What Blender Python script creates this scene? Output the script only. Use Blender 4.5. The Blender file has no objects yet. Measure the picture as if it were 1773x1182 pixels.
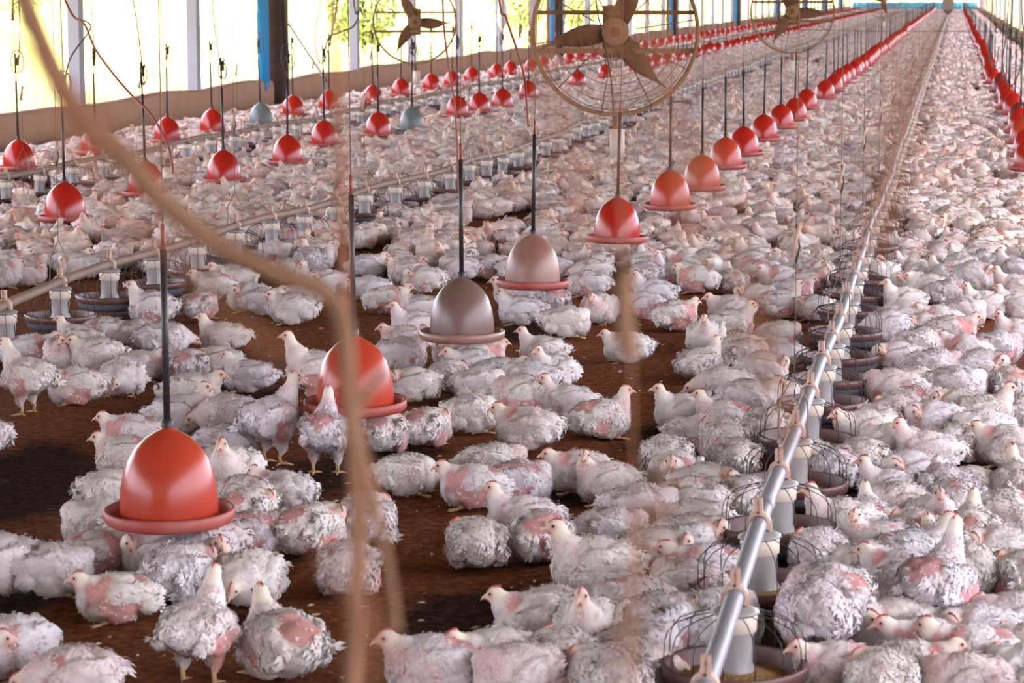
import bpy, math, random
import numpy as np
from math import sin, cos, pi, radians
from mathutils import Vector, Matrix

random.seed(11)
RNG = np.random.default_rng(11)
S = bpy.context.scene
COL = S.collection

# ------------------------------------------------------------------ camera
F_PX = 4500.0
CAM_H = 1.65
PITCH = math.atan(603 / F_PX)
YAW = math.atan(768.5 / F_PX * cos(PITCH))
cd = bpy.data.cameras.new('camera')
cam = bpy.data.objects.new('camera', cd)
COL.objects.link(cam)
cam.location = (0, 0, CAM_H)
cam.rotation_euler = (pi / 2 - PITCH, 0, YAW)
cd.sensor_width = 36.0
cd.lens = 36.0 * F_PX / 1773
cd.clip_start = 0.05
cd.clip_end = 3000
cd.dof.use_dof = True
cd.dof.focus_distance = 11.0
cd.dof.aperture_fstop = 9.5
S.camera = cam

# ------------------------------------------------------------------ world, sun, exposure
w = bpy.data.worlds.new('sky')
S.world = w
w.use_nodes = True
bg = w.node_tree.nodes['Background']
bg.inputs[0].default_value = (0.86, 0.86, 1.0, 1)
bg.inputs[1].default_value = 1.6
sd = bpy.data.lights.new('sun', 'SUN')
sd.energy = 4.0
sd.angle = radians(1)
sd.color = (1.0, 0.95, 0.85)
sun = bpy.data.objects.new('sun', sd)
COL.objects.link(sun)
sun.rotation_euler = Vector((-0.12, 0.45, -1.0)).to_track_quat('-Z', 'Y').to_euler()
S.view_settings.view_transform = 'Standard'
S.view_settings.look = 'None'
S.view_settings.gamma = 1
S.view_settings.use_curve_mapping = False
S.view_settings.exposure = 2.22
S.cycles.max_bounces = 8
S.cycles.diffuse_bounces = 2
S.cycles.use_denoising = True
S.cycles.sample_clamp_indirect = 8

# ------------------------------------------------------------------ pixel -> place
cf = np.array([-sin(YAW) * cos(PITCH), cos(YAW) * cos(PITCH), -sin(PITCH)])
cr = np.array([cos(YAW), sin(YAW), 0.0])
cu = np.cross(cr, cf)
CC = np.array([0, 0, CAM_H])


def ray(x, y):
    return cf + cr * (x - 886.5) / F_PX - cu * (y - 591) / F_PX


def at_z(x, y, z):
    d = ray(x, y)
    return CC + d * (z - CAM_H) / d[2]


def at_x(x, y, X):
    d = ray(x, y)
    return CC + d * X / d[0]


def at_d(x, y, dist):
    return CC + ray(x, y) * dist


def project(P):
    v = np.asarray(P, float) - CC
    dep = v @ cf
    return 886.5 + F_PX * (v @ cr) / dep, 591 - F_PX * (v @ cu) / dep, dep


# ------------------------------------------------------------------ materials
def mat(name, color, rough=0.6, metal=0.0, noise=0.0, scale=8.0, bump=0.0, spec=0.5, color2=None):
    m = bpy.data.materials.new(name)
    m.use_nodes = True
    nt = m.node_tree
    b = nt.nodes['Principled BSDF']
    b.inputs['Base Color'].default_value = (*color, 1)
    b.inputs['Roughness'].default_value = rough
    b.inputs['Metallic'].default_value = metal
    b.inputs['Specular IOR Level'].default_value = spec
    if noise or bump:
        tc = nt.nodes.new('ShaderNodeTexCoord')
        n = nt.nodes.new('ShaderNodeTexNoise')
        n.inputs['Scale'].default_value = scale
        n.inputs['Detail'].default_value = 5
        nt.links.new(tc.outputs['Object'], n.inputs['Vector'])
        if noise:
            r = nt.nodes.new('ShaderNodeValToRGB')
            c2 = color2 or tuple(c * 0.45 for c in color)
            r.color_ramp.elements[0].position = 0.5 - 0.25
            r.color_ramp.elements[0].color = (*[a * (1 - noise) + b2 * noise for a, b2 in zip(color, c2)], 1)
            r.color_ramp.elements[1].position = 0.62
            r.color_ramp.elements[1].color = (*color, 1)
            nt.links.new(n.outputs['Fac'], r.inputs['Fac'])
            nt.links.new(r.outputs['Color'], b.inputs['Base Color'])
        if bump:
            bp = nt.nodes.new('ShaderNodeBump')
            bp.inputs['Strength'].default_value = bump
            bp.inputs['Distance'].default_value = 0.02
            nt.links.new(n.outputs['Fac'], bp.inputs['Height'])
            nt.links.new(bp.outputs['Normal'], b.inputs['Normal'])
    return m


def plumage_material():
    m = bpy.data.materials.new('plumage')
    m.use_nodes = True
    nt = m.node_tree
    b = nt.nodes['Principled BSDF']
    a = nt.nodes.new('ShaderNodeAttribute')
    a.attribute_name = 'col'
    oi = nt.nodes.new('ShaderNodeObjectInfo')
    r = nt.nodes.new('ShaderNodeValToRGB')
    e = r.color_ramp.elements
    e[0].position = 0.0
    e[0].color = (1.0, 0.97, 0.96, 1)
    e[1].position = 1.0
    e[1].color = (1.0, 0.90, 0.87, 1)
    x = e.new(0.35); x.color = (1.0, 0.96, 0.90, 1)
    x = e.new(0.7); x.color = (0.94, 0.92, 0.95, 1)
    nt.links.new(oi.outputs['Random'], r.inputs['Fac'])
    mx = nt.nodes.new('ShaderNodeMix')
    mx.data_type = 'RGBA'
    mx.blend_type = 'MULTIPLY'
    mx.inputs[0].default_value = 1.0
    nt.links.new(a.outputs['Color'], mx.inputs[6])
    nt.links.new(r.outputs['Color'], mx.inputs[7])
    # soiling with a shape of its own
    tc = nt.nodes.new('ShaderNodeTexCoord')
    n = nt.nodes.new('ShaderNodeTexNoise')
    n.noise_dimensions = '4D'
    n.inputs['Scale'].default_value = 9
    n.inputs['Detail'].default_value = 4
    nt.links.new(tc.outputs['Object'], n.inputs['Vector'])
    mw = nt.nodes.new('ShaderNodeMath'); mw.operation = 'MULTIPLY'; mw.inputs[1].default_value = 40
    nt.links.new(oi.outputs['Random'], mw.inputs[0])
    nt.links.new(mw.outputs[0], n.inputs['W'])
    r2 = nt.nodes.new('ShaderNodeValToRGB')
    r2.color_ramp.elements[0].position = 0.55
    r2.color_ramp.elements[0].color = (0, 0, 0, 1)
    r2.color_ramp.elements[1].position = 0.76
    r2.color_ramp.elements[1].color = (0.38, 0.38, 0.38, 1)
    nt.links.new(n.outputs['Fac'], r2.inputs['Fac'])
    m2 = nt.nodes.new('ShaderNodeMix')
    m2.data_type = 'RGBA'
    nt.links.new(r2.outputs['Color'], m2.inputs[0])
    nt.links.new(mx.outputs[2], m2.inputs[6])
    m2.inputs[7].default_value = (0.42, 0.24, 0.24, 1)
    nt.links.new(m2.outputs[2], b.inputs['Base Color'])
    b.inputs['Roughness'].default_value = 0.85
    b.inputs['Specular IOR Level'].default_value = 0.2
    return m


def floor_material():
    m = bpy.data.materials.new('litter')
    m.use_nodes = True
    nt = m.node_tree
    b = nt.nodes['Principled BSDF']
    tc = nt.nodes.new('ShaderNodeTexCoord')
    n = nt.nodes.new('ShaderNodeTexNoise')
    n.inputs['Scale'].default_value = 30
    n.inputs['Detail'].default_value = 8
    n.inputs['Roughness'].default_value = 0.75
    nt.links.new(tc.outputs['Object'], n.inputs['Vector'])
    r = nt.nodes.new('ShaderNodeValToRGB')
    e = r.color_ramp.elements
    e[0].position = 0.3; e[0].color = (0.075, 0.024, 0.011, 1)
    e[1].position = 0.7; e[1].color = (0.46, 0.165, 0.075, 1)
    x = e.new(0.5); x.color = (0.25, 0.080, 0.034, 1)
    nt.links.new(n.outputs['Fac'], r.inputs['Fac'])
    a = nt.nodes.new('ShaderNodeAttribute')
    a.attribute_name = 'darkened'
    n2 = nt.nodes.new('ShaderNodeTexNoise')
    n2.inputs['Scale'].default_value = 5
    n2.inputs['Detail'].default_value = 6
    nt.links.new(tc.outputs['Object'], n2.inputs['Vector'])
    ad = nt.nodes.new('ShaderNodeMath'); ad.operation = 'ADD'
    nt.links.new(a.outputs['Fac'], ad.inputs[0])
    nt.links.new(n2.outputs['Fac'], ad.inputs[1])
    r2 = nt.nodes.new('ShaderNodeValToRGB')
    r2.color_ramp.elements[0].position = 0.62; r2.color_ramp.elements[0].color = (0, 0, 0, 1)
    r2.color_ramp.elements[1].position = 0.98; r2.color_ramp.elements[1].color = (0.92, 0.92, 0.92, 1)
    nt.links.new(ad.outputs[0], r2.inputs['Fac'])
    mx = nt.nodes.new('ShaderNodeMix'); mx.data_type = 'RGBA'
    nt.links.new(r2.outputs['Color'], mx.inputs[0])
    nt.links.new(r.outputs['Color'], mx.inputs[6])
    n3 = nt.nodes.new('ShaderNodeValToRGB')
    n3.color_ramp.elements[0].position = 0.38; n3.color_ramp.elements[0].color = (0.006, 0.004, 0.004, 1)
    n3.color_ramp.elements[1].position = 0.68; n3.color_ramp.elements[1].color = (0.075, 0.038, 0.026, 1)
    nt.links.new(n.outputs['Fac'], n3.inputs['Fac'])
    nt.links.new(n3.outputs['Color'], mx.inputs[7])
    nt.links.new(mx.outputs[2], b.inputs['Base Color'])
    b.inputs['Roughness'].default_value = 0.9
    b.inputs['Specular IOR Level'].default_value = 0.04
    bp = nt.nodes.new('ShaderNodeBump')
    bp.inputs['Strength'].default_value = 0.9
    bp.inputs['Distance'].default_value = 0.03
    nt.links.new(n.outputs['Fac'], bp.inputs['Height'])
    nt.links.new(bp.outputs['Normal'], b.inputs['Normal'])
    return m


M = {
    'plume': plumage_material(),
    'beak': mat('beak_horn', (0.78, 0.50, 0.33), 0.45),
    'comb': mat('comb_red', (0.58, 0.10, 0.09), 0.5, noise=0.4, scale=60),
    'eye': mat('eye_dark', (0.03, 0.015, 0.01), 0.15),
    'leg': mat('shank_yellow', (0.72, 0.46, 0.22), 0.55, noise=0.3, scale=40),
    'red': mat('red_plastic', (0.42, 0.014, 0.008), 0.22, noise=0.15, scale=5, color2=(0.40, 0.05, 0.03)),
    'orange': mat('orange_plastic', (0.47, 0.047, 0.020), 0.26, noise=0.15, scale=5, color2=(0.43, 0.075, 0.045)),
    'rim': mat('dusty_red_plastic', (0.40, 0.062, 0.047), 0.5, noise=0.6, scale=7, color2=(0.42, 0.17, 0.145)),
    'brown': mat('faded_brown_plastic', (0.20, 0.115, 0.095), 0.30, noise=0.3, scale=4),
    'pink': mat('faded_pink_plastic', (0.37, 0.20, 0.155), 0.34, noise=0.8, scale=5, color2=(0.20, 0.07, 0.05)),
    'grey': mat('grey_plastic', (0.15, 0.17, 0.16), 0.35, noise=0.2, scale=4),
    'maroon': mat('maroon_plastic', (0.20, 0.022, 0.025), 0.3),
    'stem': mat('black_tube', (0.02, 0.018, 0.022), 0.45, noise=0.4, scale=12, color2=(0.09, 0.05, 0.04)),
    'cord': mat('brown_cord', (0.24, 0.12, 0.085), 0.8),
    'hose': mat('black_hose', (0.03, 0.022, 0.02), 0.5),
    'redhose': mat('red_hose', (0.27, 0.045, 0.035), 0.5),
    'galv': mat('galvanised_steel', (0.30, 0.30, 0.34), 0.48, metal=0.35, noise=0.4, scale=14, color2=(0.27, 0.21, 0.20)),
    'dustpipe': mat('dusty_steel', (0.30, 0.20, 0.15), 0.65, metal=0.15, noise=0.4, scale=12),
    'clamp': mat('peach_plastic', (0.56, 0.37, 0.29), 0.5, noise=0.3, scale=25, color2=(0.55, 0.30, 0.22)),
    'cap': mat('cream_plastic', (0.80, 0.68, 0.55), 0.45, noise=0.25, scale=18, color2=(0.62, 0.45, 0.35)),
    'tube': mat('cloudy_grey_plastic', (0.33, 0.31, 0.30), 0.35, noise=0.5, scale=25, color2=(0.20, 0.16, 0.15)),
    'wire': mat('dark_wire', (0.035, 0.025, 0.028), 0.5),
    'pan': mat('brown_pan_plastic', (0.13, 0.052, 0.045), 0.4, noise=0.5, scale=10, color2=(0.19, 0.10, 0.09)),
    'panlow': mat('bluegrey_pan_plastic', (0.17, 0.18, 0.22), 0.4, noise=0.4, scale=12),
    'feed': mat('mash_feed', (0.42, 0.22, 0.07), 0.95, noise=0.8, scale=120, bump=1.0),
    'rust': mat('rusty_steel', (0.19, 0.085, 0.042), 0.8, noise=0.5, scale=18),
    'dust': mat('dusty_tan_metal', (0.31, 0.165, 0.09), 0.85, noise=0.35, scale=10),
    'white': mat('white_tube', (0.72, 0.62, 0.52), 0.6, noise=0.3, scale=10),
    'wall': mat('tan_tarpaulin', (0.39, 0.225, 0.145), 0.9, noise=0.4, scale=3, color2=(0.30, 0.165, 0.10), bump=0.2),
    'post': mat('pale_concrete_post', (0.30, 0.30, 0.37), 0.8, noise=0.2, scale=6),
    'trunk': mat('dark_bark', (0.055, 0.026, 0.018), 0.9, noise=0.6, scale=14, bump=0.8),
    'blue': mat('blue_tarpaulin', (0.02, 0.30, 0.66), 0.6, noise=0.2, scale=6),
    'cyan': mat('cyan_tarpaulin', (0.12, 0.55, 0.72), 0.7),
    'roof': mat('dark_roof_underside', (0.13, 0.11, 0.10), 0.8, noise=0.3, scale=2),  # unseen roof, colour darkened to cut fill light from above
    'grass': mat('dry_grass', (0.44, 0.38, 0.085), 1.0, noise=0.5, scale=0.35, color2=(0.30, 0.34, 0.06)),
    'blade': mat('grass_blade', (0.44, 0.46, 0.24), 1.0),
    'leaf': mat('shrub_leaf', (0.36, 0.44, 0.16), 0.8, noise=0.5, scale=9),
    'rope': mat('tan_rope', (0.26, 0.14, 0.105), 0.9, noise=0.4, scale=60),
    'redrope': mat('red_brown_twine', (0.30, 0.13, 0.09), 0.9, noise=0.4, scale=40),
    'bag': mat('white_bag', (0.62, 0.60, 0.66), 0.6),
    'rubber': mat('black_pipe', (0.03, 0.028, 0.032), 0.5),
    'hopper': mat('dusty_hopper_steel', (0.26, 0.20, 0.16), 0.7, noise=0.3, scale=6),
    'flake': mat('straw_flake', (0.62, 0.50, 0.40), 0.9),
}
FLOOR_M = floor_material()


# ------------------------------------------------------------------ mesh helpers
class MB:
    def __init__(self):
        self.v, self.f, self.m, self.mats = [], [], [], []

    def mi(self, m):
        if m not in self.mats:
            self.mats.append(m)
        return self.mats.index(m)

    def add(self, vs, fs, m):
        o = len(self.v)
        i = self.mi(m)
        self.v += [tuple(p) for p in vs]
        self.f += [tuple(o + k for k in f) for f in fs]
        self.m += [i] * len(fs)

    def lathe(self, prof, m, n=24, c=(0, 0, 0), cap0=False, cap1=False):
        vs, fs = [], []
        for r, z in prof:
            for k in range(n):
                a = 2 * pi * k / n
                vs.append((c[0] + r * cos(a), c[1] + r * sin(a), c[2] + z))
        for i in range(len(prof) - 1):
            for k in range(n):
                k2 = (k + 1) % n
                fs.append((i * n + k, i * n + k2, (i + 1) * n + k2, (i + 1) * n + k))
        if cap0:
            fs.append(tuple(range(n))[::-1])
        if cap1:
            b = (len(prof) - 1) * n
            fs.append(tuple(b + k for k in range(n)))
        self.add(vs, fs, m)

    def tube(self, path, r, m, n=6, closed=False, caps=True):
        P = [Vector(p) for p in path]
        L = len(P)
        rs = r if isinstance(r, (list, tuple)) else [r] * L
        vs, fs = [], []
        prev = None
        for i, p in enumerate(P):
            if closed:
                t = P[(i + 1) % L] - P[i - 1]
            else:
                t = P[min(i + 1, L - 1)] - P[max(i - 1, 0)]
            t = t.normalized() if t.length > 1e-9 else Vector((0, 0, 1))
            if prev is None:
                u = t.orthogonal().normalized()
            else:
                u = prev - t * prev.dot(t)
                u = u.normalized() if u.length > 1e-6 else t.orthogonal().normalized()
            prev = u
            q = t.cross(u)
            for k in range(n):
                a = 2 * pi * k / n
                vs.append(p + (u * cos(a) + q * sin(a)) * rs[i])
        rng = L if closed else L - 1
        for i in range(rng):
            j = (i + 1) % L
            for k in range(n):
                k2 = (k + 1) % n
                fs.append((i * n + k, i * n + k2, j * n + k2, j * n + k))
        if caps and not closed:
            fs.append(tuple(range(n))[::-1])
            fs.append(tuple((L - 1) * n + k for k in range(n)))
        self.add(vs, fs, m)

    def box(self, c, s, m, rot=None):
        vs = []
        for dz in (-1, 1):
            for dx, dy in ((-1, -1), (1, -1), (1, 1), (-1, 1)):
                p = Vector((dx * s[0] / 2, dy * s[1] / 2, dz * s[2] / 2))
                if rot is not None:
                    p = rot @ p
                vs.append(p + Vector(c))
        self.add(vs, [(3, 2, 1, 0), (4, 5, 6, 7), (0, 1, 5, 4), (1, 2, 6, 5), (2, 3, 7, 6), (3, 0, 4, 7)], m)

    def mesh(self, name, smooth=True):
        me = bpy.data.meshes.new(name)
        me.from_pydata([tuple(p) for p in self.v], [], self.f)
        for m in self.mats:
            me.materials.append(m)
        me.polygons.foreach_set('material_index', self.m)
        me.polygons.foreach_set('use_smooth', [smooth] * len(self.f))
        me.update()
        return me


def link(name, data, parent=None, loc=None):
    o = bpy.data.objects.new(name, data)
    COL.objects.link(o)
    if parent is not None:
        o.parent = parent
    if loc is not None:
        o.location = loc
    return o


def tag(o, label, cat, group=None, kind=None):
    o['label'] = label
    o['category'] = cat
    if group:
        o['group'] = group
    if kind:
        o['kind'] = kind
    return o


def structure(name, data, label=None):
    o = link(name, data)
    o['kind'] = 'structure'
    if label:
        o['label'] = label
    return o


ONES = ['', 'first', 'second', 'third', 'fourth', 'fifth', 'sixth', 'seventh', 'eighth', 'ninth', 'tenth', 'eleventh', 'twelfth',
        'thirteenth', 'fourteenth', 'fifteenth', 'sixteenth', 'seventeenth', 'eighteenth', 'nineteenth']
TENS = ['', '', 'twenty', 'thirty', 'forty', 'fifty', 'sixty', 'seventy', 'eighty', 'ninety']
TENTH = ['', '', 'twentieth', 'thirtieth', 'fortieth', 'fiftieth', 'sixtieth', 'seventieth', 'eightieth', 'ninetieth']


def ordinal(n):
    if n < 20:
        return ONES[n]
    if n < 100:
        return TENTH[n // 10] if n % 10 == 0 else TENS[n // 10] + '-' + ONES[n % 10]
    if n == 100:
        return 'hundredth'
    return 'hundred-and-' + ordinal(n - 100)


# ------------------------------------------------------------------ the setting
WALL_X, RIGHT_X, END_Y, NEAR_Y = -9.4, 2.05, 241.0, -13.0
PIPE_Z = 0.27
DARK = [(80, 850, 120, 70), (30, 800, 80, 40), (430, 860, 90, 60), (560, 830, 80, 50), (800, 1075, 140, 75), (690, 800, 60, 40), (930, 565, 70, 28),
        (1165, 760, 90, 32), (1000, 850, 100, 30), (120, 470, 45, 14), (1700, 660, 60, 30), (1690, 800, 70, 32), (430, 650, 60, 40),
        (470, 690, 50, 30), (690, 480, 60, 22), (620, 470, 60, 18), (1010, 395, 50, 14), (1330, 1080, 90, 60), (1500, 360, 40, 30),
        (1560, 300, 25, 60), (20, 335, 60, 18), (330, 268, 90, 14), (520, 210, 80, 10), (560, 395, 70, 16), (760, 300, 90, 16), (960, 245, 70, 12), (850, 650, 40, 14),
        (440, 1080, 60, 30), (20, 1050, 60, 40), (1130, 425, 40, 16)]
BARE = [(870, 395, 60, 28), (1010, 393, 34, 10), (640, 445, 60, 14), (30, 335, 60, 16), (1690, 160, 14, 10), (1410, 112, 16, 7), (610, 470, 60, 16),
        (110, 470, 42, 12), (930, 205, 14, 7), (870, 300, 20, 8), (700, 290, 18, 5), (1000, 300, 14, 5), (880, 450, 30, 30), (1160, 420, 40, 10)]


def px_blob(b):
    x, y, rx, ry = b
    c = at_z(x, y, 0)
    e = at_z(x + rx, y, 0)
    n = at_z(x, y - ry, 0)
    return c[0], c[1], max(abs(e[0] - c[0]), 0.05), max(abs(n[1] - c[1]), 0.05)


xs = np.arange(-10.3, 2.95, 0.11)
ys = list(np.arange(NEAR_Y, 4.0, 1.0)) + list(np.arange(4.0, 16.0, 0.09))
while ys[-1] < END_Y + 1.5:
    ys.append(ys[-1] * 1.012 + 0.02)
ys = np.array(ys)
GX, GY = np.meshgrid(xs, ys)
darkened = np.zeros_like(GX)  # damp patches plus darker strips along the feeding lines
for b in DARK:
    x, y, rx, ry = px_blob(b)
    darkened += 0.85 * np.clip(1.25 - np.sqrt(((GX - x) / rx) ** 2 + ((GY - y) / ry) ** 2), 0, 1)
for lx in (-0.47, -4.1, -7.08):       # darker strips under the feeding lines
    darkened += 0.42 * np.exp(-((GX - lx) / .26) ** 2)
GZ = 0.006 * np.sin(GX * 9 + GY * 4.1) + 0.006 * np.sin(GY * 7.3 - GX * 5)
nx, ny = len(xs), len(ys)
fv = np.stack([GX.ravel(), GY.ravel(), GZ.ravel()], 1)
idx = np.arange(nx * ny).reshape(ny, nx)
ff = np.stack([idx[:-1, :-1], idx[:-1, 1:], idx[1:, 1:], idx[1:, :-1]], -1).reshape(-1, 4)
me = bpy.data.meshes.new('floor')
me.from_pydata(fv.tolist(), [], ff.tolist())
me.materials.append(FLOOR_M)
at = me.attributes.new('darkened', 'FLOAT', 'POINT')
at.data.foreach_set('value', darkened.ravel().astype(np.float32))
me.polygons.foreach_set('use_smooth', [True] * len(ff))
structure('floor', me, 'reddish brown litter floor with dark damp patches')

# straw flakes lying on the litter
mb = MB()
for k in range(1500):
    y = 4.6 + 11 * RNG.random() ** 1.4
    x = -0.30 * y + RNG.random() * 0.36 * y - 0.3
    if x < -9 or x > 1.9:
        continue
    a, l = RNG.random() * 6.28, 0.006 + 0.010 * RNG.random()
    z = 0.014 + 0.004 * RNG.random()
    dx, dy = cos(a) * l, sin(a) * l
    mb.add([(x - dx, y - dy, z), (x - dy * .35, y + dx * .35, z + .004), (x + dx, y + dy, z + .002), (x + dy * .35, y - dx * .35, z)], [(0, 3, 2, 1)], M['flake'])
tag(link('straw_flakes', mb.mesh('straw_flakes')), 'pale straw flakes and down scattered on the brown litter', 'litter', kind='stuff')


def low_wall(name, X, sgn, label):
    n = 420
    Y = np.linspace(NEAR_Y, END_Y, n)
    vs, fs = [], []
    for i, y in enumerate(Y):
        sag = 0.035 * abs(sin((y - 27.3) * pi / 4.45)) + 0.015 * sin(y * 1.7) + 0.012 * sin(y * 0.63)
        t = 0.43 + sag * 0.9
        for k, (dx, z) in enumerate(((0.02, -0.12), (0.025, t - 0.05), (0.0, t), (-0.07, t + 0.004), (-0.11, t - 0.04), (-0.11, -0.15))):
            bulge = 0.012 * sin(y * 3.1 + z * 9)
            vs.append((X + sgn * (dx + bulge), y, z))
        if i:
            for k in range(5):
                a = (i - 1) * 6 + k
                fs.append((a, a + 1, a + 7, a + 6) if sgn < 0 else (a, a + 6, a + 7, a + 1))
    b = MB()
    b.add(vs, fs, M['wall'])
    return structure(name, b.mesh(name), label)


low_wall('wall_left', WALL_X, 1, 'low tan tarpaulin wall along the meadow')
low_wall('wall_right', RIGHT_X, -1, 'low tan tarpaulin wall on the bright side')

mb = MB()
for (xa, za, xb, zb) in ((-10.4, 2.75, -3.67, 4.5), (-3.67, 4.5, 3.05, 2.75)):
    mb.add([(xa, NEAR_Y - .5, za), (xb, NEAR_Y - .5, zb), (xb, END_Y + .5, zb), (xa, END_Y + .5, za),
            (xa, NEAR_Y - .5, za + .05), (xb, NEAR_Y - .5, zb + .05), (xb, END_Y + .5, zb + .05), (xa, END_Y + .5, za + .05)],
           [(0, 3, 2, 1), (4, 5, 6, 7), (0, 1, 5, 4), (1, 2, 6, 5), (2, 3, 7, 6), (3, 0, 4, 7)], M['roof'])
structure('ceiling', mb.mesh('ceiling', False))

mb = MB(); mb.box((-3.67, NEAR_Y - .3, 1.6), (13.6, 0.12, 3.6), M['wall'])  # unseen wall behind the camera, added to cut the frontal light
structure('wall_front_light_block', mb.mesh('wall_front_light_block', False))

# far gable end: low kerb, cyan curtain, open above
mb = MB()
mb.box((-3.67, END_Y, 0.06), (11.6, 0.15, 0.5), M['wall'])
structure('wall_back', mb.mesh('wall_back', False))
mb = MB()
vs, fs = [], []
for i in range(161):
    x = -9.3 + 11.3 * i / 160
    for z in (0.25, 0.55, 0.84):
        vs.append((x, END_Y - 0.12 - 0.04 * sin(i * 1.1) * (1 if z < .8 else .4), z + (0.02 * sin(i * .31) if z > .8 else 0)))
    if i:
        for k in (0, 1):
            a = (i - 1) * 3 + k
            fs.append((a, a + 3, a + 4, a + 1))
mb.add(vs, fs, M['cyan'])
o = link('end_curtain', mb.mesh('end_curtain'))
sm = o.modifiers.new('thick', 'SOLIDIFY'); sm.thickness = 0.01
tag(o, 'cyan tarpaulin curtain hung across the far end of the barn', 'curtain')

# land outside
mb = MB()
mb.add([(-10.3, -150, -0.14), (-10.3, 2500, -0.14), (-1500, 2500, -0.14), (-1500, -150, -0.14)], [(0, 1, 2, 3)], M['grass'])
structure('ground_meadow', mb.mesh('ground_meadow'))
mb = MB()
mb.add([(2.9, -150, -0.14), (900, -150, -0.14), (900, 2500, -0.14), (2.9, 2500, -0.14)], [(0, 1, 2, 3)], M['grass'])
structure('ground_yard', mb.mesh('ground_yard'))
mb = MB()
mb.add([(-10.3, END_Y + 1.2, -0.12), (2.9, END_Y + 1.2, -0.12), (2.9, 2500, -0.12), (-10.3, 2500, -0.12)], [(0, 1, 2, 3)], M['grass'])
structure('ground_behind', mb.mesh('ground_behind'))

# grass outside the low wall
mb = MB()
for k in range(4200):
    y = 17 + 60 * RNG.random()
    x = -10.6 - 4.5 * RNG.random() ** 1.5
    h = 0.15 + 0.35 * RNG.random()
    a = RNG.random() * 6.28
    lx, ly = 0.1 * cos(a), 0.1 * sin(a)
    wd = 0.012
    mb.add([(x - wd, y, -.15), (x + wd, y, -.15), (x + lx * .5 + wd * .6, y + ly * .5, h * .6), (x + lx, y + ly, h)], [(0, 1, 2), (0, 2, 3)], M['blade'])
tag(link('tall_grass', mb.mesh('tall_grass')), 'sunlit tall grass growing outside the low wall', 'grass', kind='stuff')


def shrub(name, loc, h, r, label, seed, cat='shrub'):
    g = np.random.default_rng(seed)
    t = link(name, None, loc=loc)
    tag(t, label, cat, 'shrubs out on the meadow')
    b = MB()
    b.tube([(0, 0, -.05), (.03 * h, .02, h * .45), (-.02, .03 * h, h * .8)], [0.03 * h, 0.02 * h, 0.008 * h], M['trunk'], 7)
    for k in range(6):
        a = k * 1.1
        b.tube([(0, 0, h * (.25 + .06 * k)), (cos(a) * r * .5, sin(a) * r * .5, h * (.45 + .07 * k))], [0.012 * h, 0.004 * h], M['trunk'], 5)
    link('stem', b.mesh('stem'), t)
    b = MB()
    for k in range(1100):
        d = g.normal(size=3); d /= np.linalg.norm(d)
        q = d * (0.45 + 0.55 * g.random() ** .4) * np.array([r, r, h * .45]) + np.array([0, 0, h * .58])
        e1 = g.normal(size=3); e1 /= np.linalg.norm(e1)
        e2 = np.cross(e1, d); e2 /= (np.linalg.norm(e2) + 1e-6)
        s = 0.05 * h * (0.6 + .8 * g.random())
        b.add([q - e1 * s, q + e2 * s * .4, q + e1 * s, q - e2 * s * .4], [(0, 1, 2, 3)], M['leaf'])
    link('foliage', b.mesh('foliage', False), t)


P = at_z(632, 40, -.14)
for i, (px, X, h, r, lab) in enumerate((
        (628, -14.5, 2.6, 0.9, 'light green bush outside beside the pale post past the trunk'),
        (900, -17.0, 2.6, 1.2, 'pale bush outside behind the large fan'),
        (1000, -15.5, 2.4, 1.0, 'green bush outside behind the hub of the large fan'),
        (22, -60.0, 4.0, 3.0, 'dark round bush far out on the meadow, seen past the first hose'))):
    q = at_x(px, 60, X)
    shrub('meadow_shrub', (X, q[1], -0.14), h, r, lab, 40 + i)

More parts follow.
